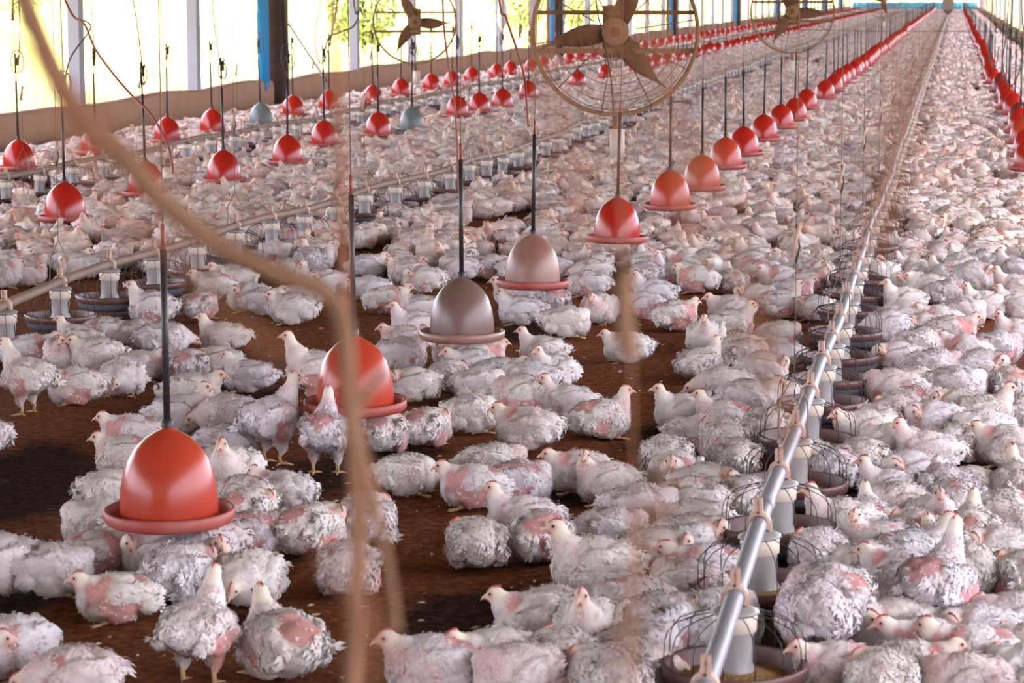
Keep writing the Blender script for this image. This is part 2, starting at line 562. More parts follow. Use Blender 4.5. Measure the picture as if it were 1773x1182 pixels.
# posts standing on the low walls
pm = MB(); pm.box((0, 0, 1.5), (0.13, 0.17, 3.0), M['post']); post_me = pm.mesh('post', False)
trunks = [9.3, 35.6, 61.9, 88.2, 114.5, 140.8, 167.1, 193.4, 219.7]
yy, nth = 18.4, 0
while yy < END_Y - 2:
    if min(abs(yy - t) for t in trunks) > 1.2:
        nth += 1
        o = link('wall_post', post_me, loc=(WALL_X - 0.06, yy, 0.02))
        tag(o, f'pale square post on the meadow wall, {ordinal(nth)} along from the camera', 'post', 'posts on the meadow wall')
    yy += 4.48
nth = 0
for k in range(14):
    nth += 1
    if 62 + 13.44 * k > END_Y - 2:
        break
    o = link('wall_post', post_me, loc=(RIGHT_X + 0.09, 62 + 13.44 * k, 0.02))
    tag(o, f'pale square post on the bright side wall, {ordinal(nth)} along', 'post', 'posts on the bright side wall')
for i, ty in enumerate(trunks):
    t = link('tree_trunk_pillar', None, loc=(WALL_X - 0.12 + 0.05, ty, 0))
    tag(t, f'dark rough trunk holding up the roof, {ordinal(i + 1)} along the meadow wall', 'pillar', 'trunk pillars on the meadow wall')
    b = MB()
    b.tube([(0, 0, -.1), (.02, 0, .6), (-.01, .02, 1.3), (.01, 0, 2.1), (0, 0, 3.0)], [.2, .19, .17, .18, .17], M['trunk'], 16)
    link('trunk', b.mesh('trunk'), t)
    b = MB()
    b.tube([(0.10, 0.36, .1), (0.10, 0.36, 3.0)], 0.075, M['rubber'], 14)
    link('drain_pipe', b.mesh('drain_pipe'), t)
    b = MB()
    vs, fs = [], []
    for j in range(13):
        for k, z in enumerate((0.33, 1.0, 1.8, 2.8)):
            vs.append((WALL_X - 0.02 + 0.05 * sin(j * 1.4 + k * .4) * (1 - .15 * k), ty - 0.42 - 0.40 * (j / 12 - .5) * (.55 + .22 * k) - .12, z + (0.03 * sin(j) if k == 0 else 0)))
        if j:
            for k in range(3):
                a = (j - 1) * 4 + k
                fs.append((a, a + 4, a + 5, a + 1))
    b.add(vs, fs, M['blue'])
    o = link('side_curtain', b.mesh('side_curtain'))
    sm = o.modifiers.new('thick', 'SOLIDIFY'); sm.thickness = 0.008
    tag(o, f'blue gathered curtain beside the trunk pillar, {ordinal(i + 1)} along the meadow wall', 'curtain', 'gathered blue side curtains')

# white sack on a post
q = at_x(868, 20, WALL_X + 0.12)
b = MB()
b.tube([(0, 0, .6), (0, 0, .34), (0.02, .03, .1), (0.03, .06, -.2), (0.0, .05, -.4)], [.02, .10, .16, .21, .03], M['bag'], 12)
o = link('hanging_sack', b.mesh('hanging_sack'), loc=tuple(q))
o.scale = (.5, 1.0, 1.0)
tag(o, 'crumpled white sack hung on a post between the two fans', 'sack')

# ------------------------------------------------------------------ feeding lines
def wav(y, k):
    return 0.012 * sin(y * 2.1 + k) + 0.010 * sin(y * .9 + 2 * k)


def line_x(k, y):
    if k == 0:
        return -0.47 + 0.006 * sin(y * .7)
    if k == 1:
        return float(np.interp(y, [8, 11, 13.3, 15.9, 17.9, 20.3, 24.6, 38.7, 60, 240], [-4.2, -4.2, -4.22, -4.17, -4.1, -3.92, -3.86, -4.03, -4.1, -4.1]))
    return -7.08 + 0.03 * sin(y * .5)


LINES = [(0, -8.0, 'central', 5.151, 0.765), (1, -8.0, 'second', 11.1, 0.762), (2, -8.0, 'wall-side', 18.0, 0.80)]
LAB_LINE = ['central', 'second', 'meadow-side']
for k, y0, nm, s0, sp in LINES:
    t = link('feed_pipe', None, loc=(0, 0, 0))
    tag(t, ['galvanised feed pipe running down the middle, nearest the camera', 'galvanised feed pipe of the second feeding line, between the drinker rows',
            'dusty feed pipe of the feeding line closest to the meadow wall'][k], 'pipe', 'feed pipes')
    b = MB()
    path = [(line_x(k, y), y, PIPE_Z + wav(y, k)) for y in np.concatenate([np.arange(y0, 60, .5), np.arange(60, 238, 2.0)])]
    b.tube(path, 0.0225, M['galv'] if k < 1 else M['dustpipe'], 16)
    link('conveyor_tube', b.mesh('conveyor_tube'), t)
    b = MB()
    for y in np.arange(6.9 + k, 60, 3.05):
        P0 = Vector((line_x(k, y - .04), y - .04, PIPE_Z + wav(y - .04, k)))
        P1 = Vector((line_x(k, y + .04), y + .04, PIPE_Z + wav(y + .04, k)))
        b.tube([P0, P1], 0.0255, M['galv'] if k < 1 else M['dustpipe'], 14)
    link('coupling', b.mesh('coupling'), t)['kind'] = 'stuff'


def arc_clamp(b, detail):
    n = 12 if detail else 6
    vs, fs = [], []
    for i in range(n + 1):
        a = radians(-35 + 250 * i / n)
        for r, dy in ((.0232, -.02), (.031, -.017), (.031, .017), (.0232, .02)):
            vs.append((r * cos(a), dy, r * sin(a)))
        if i:
            for j in range(4):
                j2 = (j + 1) % 4
                p = (i - 1) * 4
                fs.append((p + j, p + j2, p + 4 + j2, p + 4 + j))
    fs += [(0, 1, 2, 3), (n * 4 + 3, n * 4 + 2, n * 4 + 1, n * 4)]
    b.add(vs, fs, M['clamp'])
    # upright two-lobed tab on top
    for sx in (-1, 1):
        b.box((sx * .0065, 0, .048), (.009, .026, .038), M['clamp'])
    b.box((0, 0, .038), (.018, .02, .02), M['clamp'])
    # side webs down to the drop tube
    for sx in (-1, 1):
        b.box((sx * .029, 0, -.02), (.007, .03, .05), M['clamp'])
    if detail:
        b.tube([(0, -.0225, .030), (0, -.018, .030)], .0035, M['wire'], 8)


FL = [(.012, -.018), (.034, -.022), (.056, -.032), (.058, -.038), (.048, -.042)]
CAPP = [(.050, -.042), (.052, -.046), (.050, -.080), (.044, -.083)]
TUB = [(.044, -.083), (.042, -.155), (.05, -.178)]
PAN_OUT = [(.160, -.158), (.168, -.156), (.172, -.160), (.171, -.188), (.163, -.192)]
PAN_LOW = [(.163, -.192), (.158, -.212), (.135, -.232), (.05, -.236), (.0, -.236)]
PAN_IN = [(.160, -.158), (.154, -.185), (.145, -.203)]


def grill(b, n, seg):
    for i in range(n):
        a = 2 * pi * i / n + .1
        c, s = cos(a), sin(a)
        P = [(.046, -.036), (.095, -.046), (.135, -.062), (.156, -.083), (.164, -.108), (.166, -.160)]
        b.tube([(r * c, r * s, z) for r, z in P], .0014, M['wire'], seg)
    for r, z in ((.166, -.158),):
        b.tube([(r * cos(2 * pi * i / 28), r * sin(2 * pi * i / 28), z) for i in range(28)], 0.0014, M['wire'], seg, closed=True)


def pan_meshes():
    out = {}
    b = MB(); arc_clamp(b, True); out['clamp'] = b.mesh('clamp', False)
    b = MB(); b.lathe(FL, M['tube'], 24); b.lathe(CAPP, M['cap'], 28); out['cap'] = b.mesh('cap')
    b = MB(); b.lathe(TUB, M['tube'], 28)
    for s in (-1, 1):
        b.tube([(s * .043, -.012, -.09), (s * .046, -.012, -.15), (s * .046, .012, -.15), (s * .043, .012, -.12)], .002, M['wire'], 5)
    out['drop_tube'] = b.mesh('drop_tube')
    b = MB(); grill(b, 14, 5); out['grill'] = b.mesh('grill')
    b = MB(); b.lathe(PAN_OUT, M['pan'], 40); b.lathe(PAN_LOW, M['panlow'], 40); b.lathe(PAN_IN, M['pan'], 40); out['pan'] = b.mesh('pan')
    b = MB(); b.lathe([(.150, -.196), (.12, -.197), (.09, -.186), (.06, -.176), (.041, -.172)], M['feed'], 28); out['feed'] = b.mesh('feed')
    return out


PM = pan_meshes()
b = MB()
arc_clamp(b, False)
b.lathe(FL, M['tube'], 10); b.lathe(CAPP, M['cap'], 12); b.lathe(TUB, M['tube'], 10)
grill(b, 10, 3)
b.lathe(PAN_OUT, M['pan'], 16); b.lathe(PAN_LOW, M['panlow'], 16); b.lathe(PAN_IN, M['pan'], 16)
b.lathe([(.152, -.196), (.041, -.176)], M['feed'], 12)
PAN_FAR = b.mesh('pan_feeder_plain')

spots = []
for k, y0, nm, s0, sp in LINES:
    n = 0
    y = s0
    while y < END_Y - 5:
        n += 1
        spots.append((y, k, n))
        y += sp
PAN_SPOTS = [(line_x(k, y), y, k, n) for y, k, n in spots]
spots.sort()
far_b = None
fv_, ff_, fm_ = [], [], []
pv = np.array([v.co[:] for v in PAN_FAR.vertices])
for i, (y, k, n) in enumerate(spots):
    loc = (line_x(k, y), y, PIPE_Z + wav(y, k))
    lab = f'pan feeder, {ordinal(n)} from the camera on the {LAB_LINE[k]} feed pipe'
    rz = math.atan2(-(line_x(k, y + .2) - line_x(k, y - .2)), .4) + RNG.normal() * .03
    if i < 300:
        near = (k == 0 and n <= 22) or (k == 1 and n <= 14) or (k == 2 and n <= 6)
        o = link('pan_feeder', None if near else PAN_FAR, loc=loc)
        o.rotation_euler = (0, RNG.normal() * .03, rz)
        tag(o, lab, 'feeder', 'pan feeders along the feed pipes')
        if near:
            for nm_, me_ in [q for q in PM.items() if q[0] != 'feed']:
                kid = link(nm_, me_, o)
                if nm_ == 'pan':
                    link('feed', PM['feed'], kid)
    else:
        R = np.array(Matrix.Rotation(rz, 3, 'Z'))
        o_ = len(fv_)
        fv_.append(pv @ R.T + np.array(loc))
b = bpy.data.meshes.new('distant_pan_feeders')
nv = len(pv)
pf = [tuple(p.vertices) for p in PAN_FAR.polygons]
pmi = [p.material_index for p in PAN_FAR.polygons]
b.from_pydata(np.concatenate(fv_).tolist(), [], [tuple(q + nv * i for q in f) for i in range(len(fv_)) for f in pf])
for m in PAN_FAR.materials:
    b.materials.append(m)
b.polygons.foreach_set('material_index', pmi * len(fv_))
tag(link('distant_pan_feeders', b), 'small pan feeders strung along the pipes toward the far end', 'feeder', kind='stuff')

# hangers that carry the feed pipes
b = MB(); b.tube([(0, 0, .20), (0, 0, 2.6)], .0018, M['cord'], 4); H_CORD = b.mesh('cord')
b = MB(); b.tube([(0, 0, .20), (-.044, 0, .11), (-.046, 0, .0), (0, 0, -.030), (.046, 0, .0), (.044, 0, .11)], .0030, M['dustpipe'], 6, closed=True); H_LOOP = b.mesh('wire_loop')
b = MB(); b.box((0, 0, .62), (.012, .02, .11), M['clamp'], Matrix.Rotation(.2, 3, 'Y')); b.tube([(0, 0, .55), (.012, 0, .60), (0, 0, .67)], .003, M['wire'], 5); H_TOG = b.mesh('toggle')
for k, y0, nm, s0, sp in LINES:
    n = 0
    for y in np.arange([8.1, 11.85, 19.2][k], 70, 3.05):
        n += 1
        o = link('pipe_hanger', None, loc=(line_x(k, y), y, PIPE_Z + wav(y, k)))
        tag(o, f'thin cord hanger with wire loop, {ordinal(n)} along the {LAB_LINE[k]} feed pipe', 'hanger', 'cord hangers of the feed pipes')
        link('toggle', H_TOG, link('cord', H_CORD, o)); link('wire_loop', H_LOOP, o)

# hopper at the far end of the middle pipe
t = link('feed_hopper', None, loc=(-0.47, 168.0, 0))
tag(t, 'dusty funnel hopper over the far end of the central feed pipe', 'hopper')
b = MB()
vs = []
for z, h in ((.30, .06), (.62, .36), (1.25, .36), (1.27, .38)):
    vs += [(-h, -h, z), (h, -h, z), (h, h, z), (-h, h, z)]
fs = [(i * 4 + j, i * 4 + (j + 1) % 4, i * 4 + 4 + (j + 1) % 4, i * 4 + 4 + j) for i in range(3) for j in range(4)]
b.add(vs, fs, M['hopper'])
link('funnel', b.mesh('funnel', False), t)
b = MB(); b.tube([(0, 0, 1.2), (0, 0, 3.5)], .04, M['hopper'], 10)
link('supply_pipe', b.mesh('supply_pipe'), t)

# ------------------------------------------------------------------ bell drinkers
BELL = [(.1385, -.022), (.1375, .02), (.1345, .06), (.127, .10), (.113, .14), (.090, .176), (.060, .204), (.032, .220), (.016, .228), (.013, .244), (.0, .246)]
TROUGH = [(.130, -.026), (.150, -.022), (.166, -.018), (.173, .0), (.178, .003), (.183, .0), (.183, -.024), (.176, -.034), (.150, -.042), (.08, -.046), (.0, -.046)]
DR = {}
for c in ('red', 'orange', 'brown', 'pink', 'grey', 'maroon'):
    rim = {'red': 'rim', 'orange': 'rim', 'brown': 'pink', 'pink': 'rim', 'grey': 'grey', 'maroon': 'maroon'}[c]
    b = MB(); b.lathe(BELL, M[c], 48); be = b.mesh('bell')
    b = MB(); b.lathe(TROUGH, M[rim], 48); tr = b.mesh('trough')
    b = MB(); b.lathe(BELL, M[c], 16); b.lathe(TROUGH[2:], M['red' if rim == 'rim' else rim], 16)
    b.tube([(0, 0, .235), (0, 0, .72)], .0095, M['stem'], 6)
    b.tube([(0, 0, .72), (0, 0, 2.75)], .0020, M['cord'], 4)
    DR[c] = (be, tr, b.mesh('bell_drinker_plain'))
b = MB(); b.tube([(0, 0, .235), (0, 0, .73)], .0098, M['stem'], 12); b.lathe([(.018, .232), (.018, .25), (.011, .256)], M['stem'], 12); D_STEM = b.mesh('stem')
b = MB(); b.tube([(0, 0, .73), (.004, 0, 1.4), (0, 0, 2.75)], .0021, M['cord'], 5); b.tube([(0, 0, .73), (0, 0, .80)], .006, M['redhose'], 6); D_CORD = b.mesh('cord')
b = MB(); b.box((.012, 0, .90), (.030, .022, .07), M['hose']); b.tube([(0, 0, .80), (0, 0, .97)], .008, M['hose'], 8); b.tube([(.012, 0, .93), (.045, 0, .95)], .006, M['hose'], 6); D_VALVE = b.mesh('valve')
D_HOSE = []
for i in range(4):
    R_, b = [.10, .085, .12, .07][i], MB()
    path = [(.02, 0, .80)]
    for j in range(15):
        a = -pi / 2 + 2 * pi * j / 14 * (1 if i % 2 else -1)
        path.append((R_ * .55 * cos(a) + .02, R_ * .2 * sin(a * .5), .80 + R_ + R_ * sin(a)))
    path += [(.05 - .1 * i * .3, .02, 1.2), (.06 - .12 * i * .4, 0, 1.6), (.02, .02, 2.1), (0, 0, 2.75)]
    b.tube(path, .0048, M['hose'], 6)
    D_HOSE.append(b.mesh('hose'))
D_HOSE.append(None)

LISTS = {
    'A': ([(293, 880), (615, 692), (800, 572), (922, 484), (1068, 408), (1160, 352), (1215, 320), (1256, 284), (1288, 262), (1322, 237), (1352, 216), (1376, 203), (1396, 184), (1428, 166), (1444, 154)], .22, -1.80, 1.95),
    'B': ([(113, 373), (253, 330), (388, 308), (498, 277), (562, 247), (655, 230), (713, 220), (792, 197), (830, 190), (870, 182), (915, 166), (1000, 145), (1048, 133), (1100, 122)], .165, -6.15, 2.05),
    'D': ([(33, 287), (165, 260), (290, 240), (368, 224), (452, 212), (508, 196), (570, 185), (646, 175), (694, 162), (747, 152), (783, 146), (817, 139), (860, 132), (884, 127), (920, 122)], .165, -8.24, 2.0),
    'E': ([(1783, 287)], .22, .69, 1.95)}
COLORS = {('A', 1): 'orange', ('A', 2): 'orange', ('A', 3): 'brown', ('A', 4): 'pink', ('A', 6): 'orange', ('A', 7): 'orange', ('A', 8): 'orange', ('B', 7): 'grey', ('D', 5): 'grey', ('D', 17): 'pink', ('E', 5): 'maroon', ('E', 10): 'maroon', ('E', 3): 'orange'}
ROWLAB = {'A': 'the row beside the central feed pipe', 'B': 'the row past the second feed pipe', 'D': 'the row along the meadow wall', 'E': 'the row on the bright side'}
drinkers = []
for row, (pxs, z, xfar, sp) in LISTS.items():
    P = [at_z(x, y, z) for x, y in pxs]
    P = [(p[0], p[1], z) for p in P]
    while P[-1][1] + sp < END_Y - 4:
        P.append((P[-1][0] + (xfar - P[-1][0]) * .5 + RNG.normal() * .02, P[-1][1] + sp + RNG.normal() * .08, z + RNG.normal() * .012))
    for n, p in enumerate(P):
        drinkers.append((p[1], row, n + 1, p))
drinkers.sort()
DRINKER_XY = [(p[0], p[1]) for _, _, _, p in drinkers]
DRINKER_NAME = {('A', 1): 'foremost orange drinker', ('A', 2): 'second drinker', ('A', 3): 'grey-brown drinker', ('A', 4): 'faded pink drinker',
                ('A', 5): 'fifth drinker', ('A', 6): 'sixth drinker'}
cname = {'red': 'red', 'orange': 'orange red', 'brown': 'grey-brown', 'pink': 'pale pink', 'grey': 'grey', 'maroon': 'dark maroon'}
far_acc, far_mats = {}, []
for i, (y, row, n, p) in enumerate(drinkers):
    c = COLORS.get((row, n), 'red')
    be, tr, plain = DR[c]
    if i < 300:
        near = (row == 'A' and n <= 20) or (row != 'A' and n <= 12)
        o = link('bell_drinker', None if near else plain, loc=p)
        o.rotation_euler = (RNG.normal() * .012, RNG.normal() * .014, RNG.random() * 6.28 if not near else RNG.normal() * .5)
        tag(o, f'{cname[c]} bell drinker, {ordinal(n)} from the camera in {ROWLAB[row]}', 'drinker', 'bell drinkers in ' + ROWLAB[row])
        if near:
            link('bell', be, o); link('trough', tr, o); link('stem', D_STEM, o); link('cord', D_CORD, o)
            if row in 'BDE':
                vv = link('valve', D_VALVE, o)
                if RNG.random() < .75:
                    link('hose', D_HOSE[int(RNG.integers(0, 4))], vv)
    else:
        far_acc.setdefault(c, []).append(p)
mb = MB()
for c, ps in far_acc.items():
    plain = DR[c][2]
    v = [tuple(q.co) for q in plain.vertices]
    by = {}
    for f in plain.polygons:
        by.setdefault(f.material_index, []).append(tuple(f.vertices))
    for p in ps:
        vs = [(a + p[0], b2 + p[1], d + p[2]) for a, b2, d in v]
        for mi_, fs in by.items():
            mb.add(vs, fs, plain.materials[mi_])
tag(link('distant_bell_drinkers', mb.mesh('distant_bell_drinkers')), 'tiny red drinkers closing up toward the far end of the rows', 'drinker', kind='stuff')


# ------------------------------------------------------------------ fans
def fan(px, py, rpx, dist, rot, label, seed):
    c = at_d(px, py, dist)
    R_ = rpx * dist / F_PX
    t = link('circulation_fan', None, loc=tuple(c))
    d = CC - c
    t.rotation_euler = (0, 0, math.atan2(d[1], d[0]) + pi / 2)       # local -Y looks at the aisle
    tag(t, label, 'fan', 'circulation fans hung over the birds')
    b = MB()
    n = 64
    vs, fs = [], []
    for i in range(n):
        a = 2 * pi * i / n
        for r, y in ((R_, -.06), (R_, .06), (R_ * .955, .055), (R_ * .955, -.055)):
            vs.append((r * cos(a), y, r * sin(a)))
    for i in range(n):
        for j in range(4):
            i2, j2 = (i + 1) % n, (j + 1) % 4
            fs.append((i * 4 + j, i * 4 + j2, i2 * 4 + j2, i2 * 4 + j))
    b.add(vs, fs, M['dust'])
    link('housing_ring', b.mesh('housing_ring'), t)
    b = MB()
    for k in range(1, 8):
        r = R_ * (.22 + .1 * k)
        b.tube([(r * cos(2 * pi * i / 48), -.075 - .05 * (1 - (r / R_) ** 2), r * sin(2 * pi * i / 48)) for i in range(48)], .0032, M['rust'], 4, closed=True)
    for k in range(10):
        a = 2 * pi * k / 10 + .15
        b.tube([(R_ * .25 * cos(a), -.12, R_ * .25 * sin(a)), (R_ * .6 * cos(a), -.105, R_ * .6 * sin(a)), (R_ * .98 * cos(a), -.06, R_ * .98 * sin(a))], .0045, M['rust'], 5)
    link('wire_guard', b.mesh('wire_guard'), t)
    for s in (-1, 1):
        b = MB()
        z = s * R_ * .225
        L = R_ * math.sqrt(1 - .225 ** 2) * .98
        b.box((0, .02, z), (2 * L, .03, .03 if s > 0 else .036), M['rust' if s > 0 else 'dust'])
        link('mounting_bar', b.mesh('mounting_bar', False), t)
    b = MB()
    b.box((0, .09, 0), (R_ * .30, .02, R_ * .62), M['dust'])
    b.tube([(0, .08, 0), (0, .26, 0)], R_ * .14, M['rust'], 20)
    link('motor', b.mesh('motor'), t)
    b = MB()
    b.tube([(0, -.055, 0), (0, -.04, 0), (0, .05, 0)], [R_ * .15, R_ * .165, R_ * .165], M['dust'], 28)
    b.tube([(0, -.07, 0), (0, -.05, 0)], R_ * .06, M['rust'], 14)
    hub = link('hub', b.mesh('hub'), t)
    for k in range(3):
        a0 = radians(rot + 120 * k)
        b = MB()
        vs, fs = [], []
        for i in range(11):
            u = i / 10
            r = R_ * (.13 + .77 * u)
            wd = R_ * (.085 * (1 - u) + .10 * sin(pi * min(1, u * 1.1 + .1)) + .012) * (1 - .35 * u)
            tw = radians(38 - 22 * u)
            bend = .10 * u * u
            for s, th in ((-1, 0), (-.3, .006), (.4, .007), (1, 0)):
                lx, ly = r, s * wd * cos(tw)
                yy_ = s * wd * sin(tw) * .8
                a = a0 + bend
                vs.append((lx * cos(a) - ly * sin(a), yy_ - th, lx * sin(a) + ly * cos(a)))
            for s, th in ((1, 0), (.4, .002), (-.3, .002), (-1, 0)):
                ly = s * wd * cos(tw)
                yy_ = s * wd * sin(tw) * .8
                a = a0 + bend
                vs.append((r * cos(a) - ly * sin(a), yy_ + th + .003, r * sin(a) + ly * cos(a)))
            if i:
                p = (i - 1) * 8
                for j in range(8):
                    j2 = (j + 1) % 8
                    fs.append((p + j, p + j2, p + 8 + j2, p + 8 + j))
        fs += [tuple(range(8))[::-1], tuple(80 + j for j in range(8))]
        b.add(vs, fs, M['rust'])
        link('blade', b.mesh('blade'), hub)
    b = MB()
    b.tube([(0, 0, -R_ * .97), (0.01, 0, -R_ * 1.2)], .02, M['rust'], 8)
    b.tube([(.02, 0, -R_ * 1.15), (.02, 0, -R_ * 1.47)], .055, M['white'], 20)
    link('counterweight', b.mesh('counterweight'), t)
    b = MB()
    top = 3.0 - c[2]
    for s in (-1, 1):
        b.tube([(s * R_ * .72, .02, R_ * .70), (s * R_ * .6, .02, top)], .006, M['wire'], 5)
    link('hanging_wire', b.mesh('hanging_wire'), t)['kind'] = 'stuff'


fan(1065, 55, 146, 19.2, 67, 'large dusty rust-brown circulation fan hanging over the rows', 1)
fan(718, 38, 73, 38.0, -6, 'round brown fan hanging in front of the meadow openings', 2)
fan(1372, 20, 73, 38.0, -6, 'dusty fan hanging behind the large one, over the orange drinkers', 3)
fan(1530, 2, 30, 92.0, 40, 'small far-off fan above the drinker row', 4)

# ------------------------------------------------------------------ overhead lines and loose hoses
def px_tube(name, pts, r, m, label, cat, group=None, n=7):
    b = MB()
    P = [Vector(p) for p in pts]
    out = []
    for i in range(len(P) - 1):
        p0, p1, p2, p3 = P[max(i - 1, 0)], P[i], P[i + 1], P[min(i + 2, len(P) - 1)]
        for j in range(8):
            s = j / 8
            out.append(0.5 * ((2 * p1) + (p2 - p0) * s + (2 * p0 - 5 * p1 + 4 * p2 - p3) * s * s + (3 * p1 - p0 - 3 * p2 + p3) * s ** 3))
    out.append(P[-1])
    if isinstance(r, tuple):
        r = [r[0] + (r[1] - r[0]) * i / (len(out) - 1) for i in range(len(out))]
    b.tube(out, r, m, n)
    return tag(link(name, b.mesh(name)), label, cat, group)


px_tube('tie_cable', [(-3.9, 60, .83), (-1.5, 60, .79), (.9, 60, .80)], .007, M['wire'], 'thin dark cable stretched across the central rows', 'cable')
px_tube('tie_cable', [(-9.38, 150, .62), (-3.5, 150, .56), (2.0, 150, .6)], .012, M['wire'], 'thin dark cable stretched across the rows near the hopper', 'cable')
px_tube('water_hose', [at_d(96, -40, 19.3), at_d(124, 24, 19.3), at_d(146, 42, 19.2), at_d(165, 85, 19.2), at_d(196, 128, 19.1), at_d(228, 165, 19.0), at_d(262, 200, 18.8), at_d(290, 250, 18.7), at_d(300, 300, 18.6)], .009, M['redhose'],
        'long red hose sagging past the first pale post', 'hose', 'loose water hoses')
px_tube('water_hose', [at_d(740, -480, 15.0), at_d(765, -30, 15.0), at_d(768, 40, 15.0), at_d(776, 110, 15.0), at_d(786, 170, 15.0), at_d(791, 240, 15.0), at_d(793, 330, 15.0)], .006, M['redhose'],
        'thin red-brown hose hanging between the two fans', 'hose', 'loose water hoses')
px_tube('water_hose', [at_d(837, -480, 13.0), at_d(862, -30, 13.0), at_d(876, 30, 13.0), at_d(893, 80, 13.0), at_d(906, 125, 13.0), at_d(911, 170, 12.9), at_d(915, 220, 12.9)], .006, M['redhose'],
        'red hose slanting down to the faded pink drinker', 'hose', 'loose water hoses')
px_tube('water_hose', [at_d(1003, -480, 14), at_d(1028, -40, 14), at_d(1044, 60, 14), at_d(1057, 130, 14.3), at_d(1063, 200, 14.8)], .004, M['hose'], 'thin black hose passing in front of the large fan hub', 'hose', 'loose water hoses')
px_tube('water_hose', [at_d(145, 35, 23), at_d(157, 44, 23), at_d(152, 58, 23), at_d(135, 80, 23), at_d(120, 105, 23), at_d(112, 140, 23), at_d(109, 165, 22.5)], .008, M['hose'], 'dark hose curling out from behind the first pale post', 'hose', 'loose water hoses')
px_tube('water_hose', [at_d(585, -480, 30), at_d(610, -25, 30), at_d(621, 20, 30), at_d(612, 45, 30), at_d(590, 55, 30), at_d(570, 65, 30), at_d(562, 90, 30), at_d(563, 110, 30)], .009, M['hose'], 'dark hose looping past the pale post beside the trunk', 'hose', 'loose water hoses')
px_tube('steel_rod', [at_d(500, 42, 35.3), at_d(535, 95, 34), at_d(565, 140, 33)], .014, M['wire'], 'dark rod leaning from the trunk pillar toward the drinkers', 'rod')

px_tube('water_hose', [at_d(1752, -60, 24), at_d(1742, 60, 24), at_d(1736, 110, 24), at_d(1748, 150, 24), at_d(1766, 120, 24), at_d(1772, 60, 24), at_d(1764, -60, 24)], .006, M['hose'], 'black hose looping down over the bright side drinker row', 'hose', 'loose water hoses')
px_tube('water_hose', [at_d(1722, -60, 34), at_d(1716, 30, 34), at_d(1712, 90, 34), at_d(1722, 120, 34), at_d(1730, 80, 34)], .007, M['hose'], 'dark hose dangling by the far bright openings', 'hose', 'loose water hoses')
px_tube('water_hose', [at_d(560, -60, 26), at_d(556, 0, 26), at_d(545, 60, 26), at_d(556, 110, 26), at_d(575, 60, 26), at_d(590, -60, 26)], .006, M['hose'], 'thin dark hose looping in front of the opening past the trunk', 'hose', 'loose water hoses')

# ------------------------------------------------------------------ the flock
def ico(sub):
    import bmesh
    bm = bmesh.new()
    bmesh.ops.create_icosphere(bm, subdivisions=sub, radius=1)
    v = np.array([x.co[:] for x in bm.verts])
    f = [tuple(q.index for q in x.verts) for x in bm.faces]
    bm.free()
    return v, f


ICO3 = ico(3)


def ell(c, r, pitch=0.0, yaw=0.0, roll=0.0):
    R = np.array((Matrix.Rotation(yaw, 3, 'Z') @ Matrix.Rotation(-pitch, 3, 'Y') @ Matrix.Rotation(roll, 3, 'X')))
    return (ICO3[0] * np.array(r)) @ R.T + np.array(c)


def chain(pts, rad, n=9):
    pts = np.array(pts, float)
    rad = np.array(rad, float)
    t = np.linspace(0, len(pts) - 1, n)
    out = []
    for s in t:
        i = min(int(s), len(pts) - 2)
        u = s - i
        out.append((pts[i] * (1 - u) + pts[i + 1] * u, rad[i] * (1 - u) + rad[i + 1] * u))
    return out


def smoothnoise(P, seed, freq):
    g = np.random.default_rng(seed)
    out = np.zeros(len(P))
    for k in range(7):
        d = g.normal(size=3); d /= np.linalg.norm(d)
        out += np.sin(P @ d * freq * (0.7 + .9 * g.random()) + g.random() * 6.28)
    return out / 3.2


def remesh(parts, voxel, smooth):
    vs, fs, o = [], [], 0
    for p in parts:
        vs.append(p)
        fs += [tuple(o + k for k in f) for f in ICO3[1]]
        o += len(p)
    me = bpy.data.meshes.new('tmp')
    me.from_pydata(np.concatenate(vs).tolist(), [], fs)
    ob = bpy.data.objects.new('tmp', me)
    COL.objects.link(ob)
    r = ob.modifiers.new('r', 'REMESH'); r.mode = 'VOXEL'; r.voxel_size = voxel
    s = ob.modifiers.new('s', 'SMOOTH'); s.factor = .5; s.iterations = smooth
    dg = bpy.context.evaluated_depsgraph_get()
    ev = ob.evaluated_get(dg)
    em = ev.to_mesh()
    V = np.array([v.co[:] for v in em.vertices])
    N = np.array([v.normal[:] for v in em.vertices])
    Fq = [tuple(p.vertices) for p in em.polygons]
    ev.to_mesh_clear()
    bpy.data.objects.remove(ob)
    bpy.data.meshes.remove(me)
    return V, N, Fq


# poses: neck path and head given in bird space (+X beak side, metres)
POSES = {
    'u': ((.066, 0, .118), (.090, 0, .155), (.098, 0, .194), 0, -5),
    'L': ((.066, 0, .118), (.088, .004, .152), (.088, .012, .191), 75, -5),
    'R': ((.066, 0, .118), (.088, -.004, .152), (.088, -.012, .191), -75, -5),
    'm': ((.068, 0, .112), (.098, 0, .135), (.110, 0, .158), 12, -12),
    'l': ((.078, 0, .085), (.112, 0, .086), (.138, .006, .078), 5, -30),
    't': ((.064, .01, .108), (.088, .03, .122), (.082, .052, .132), 130, -18),
    's': ((.066, 0, .132), (.096, 0, .185), (.108, 0, .232), 0, 0),
    'k': ((.085, 0, .100), (.132, 0, .075), (.165, 0, .045), 0, -45),
}
STAND = {'s': .095, 'k': .085}


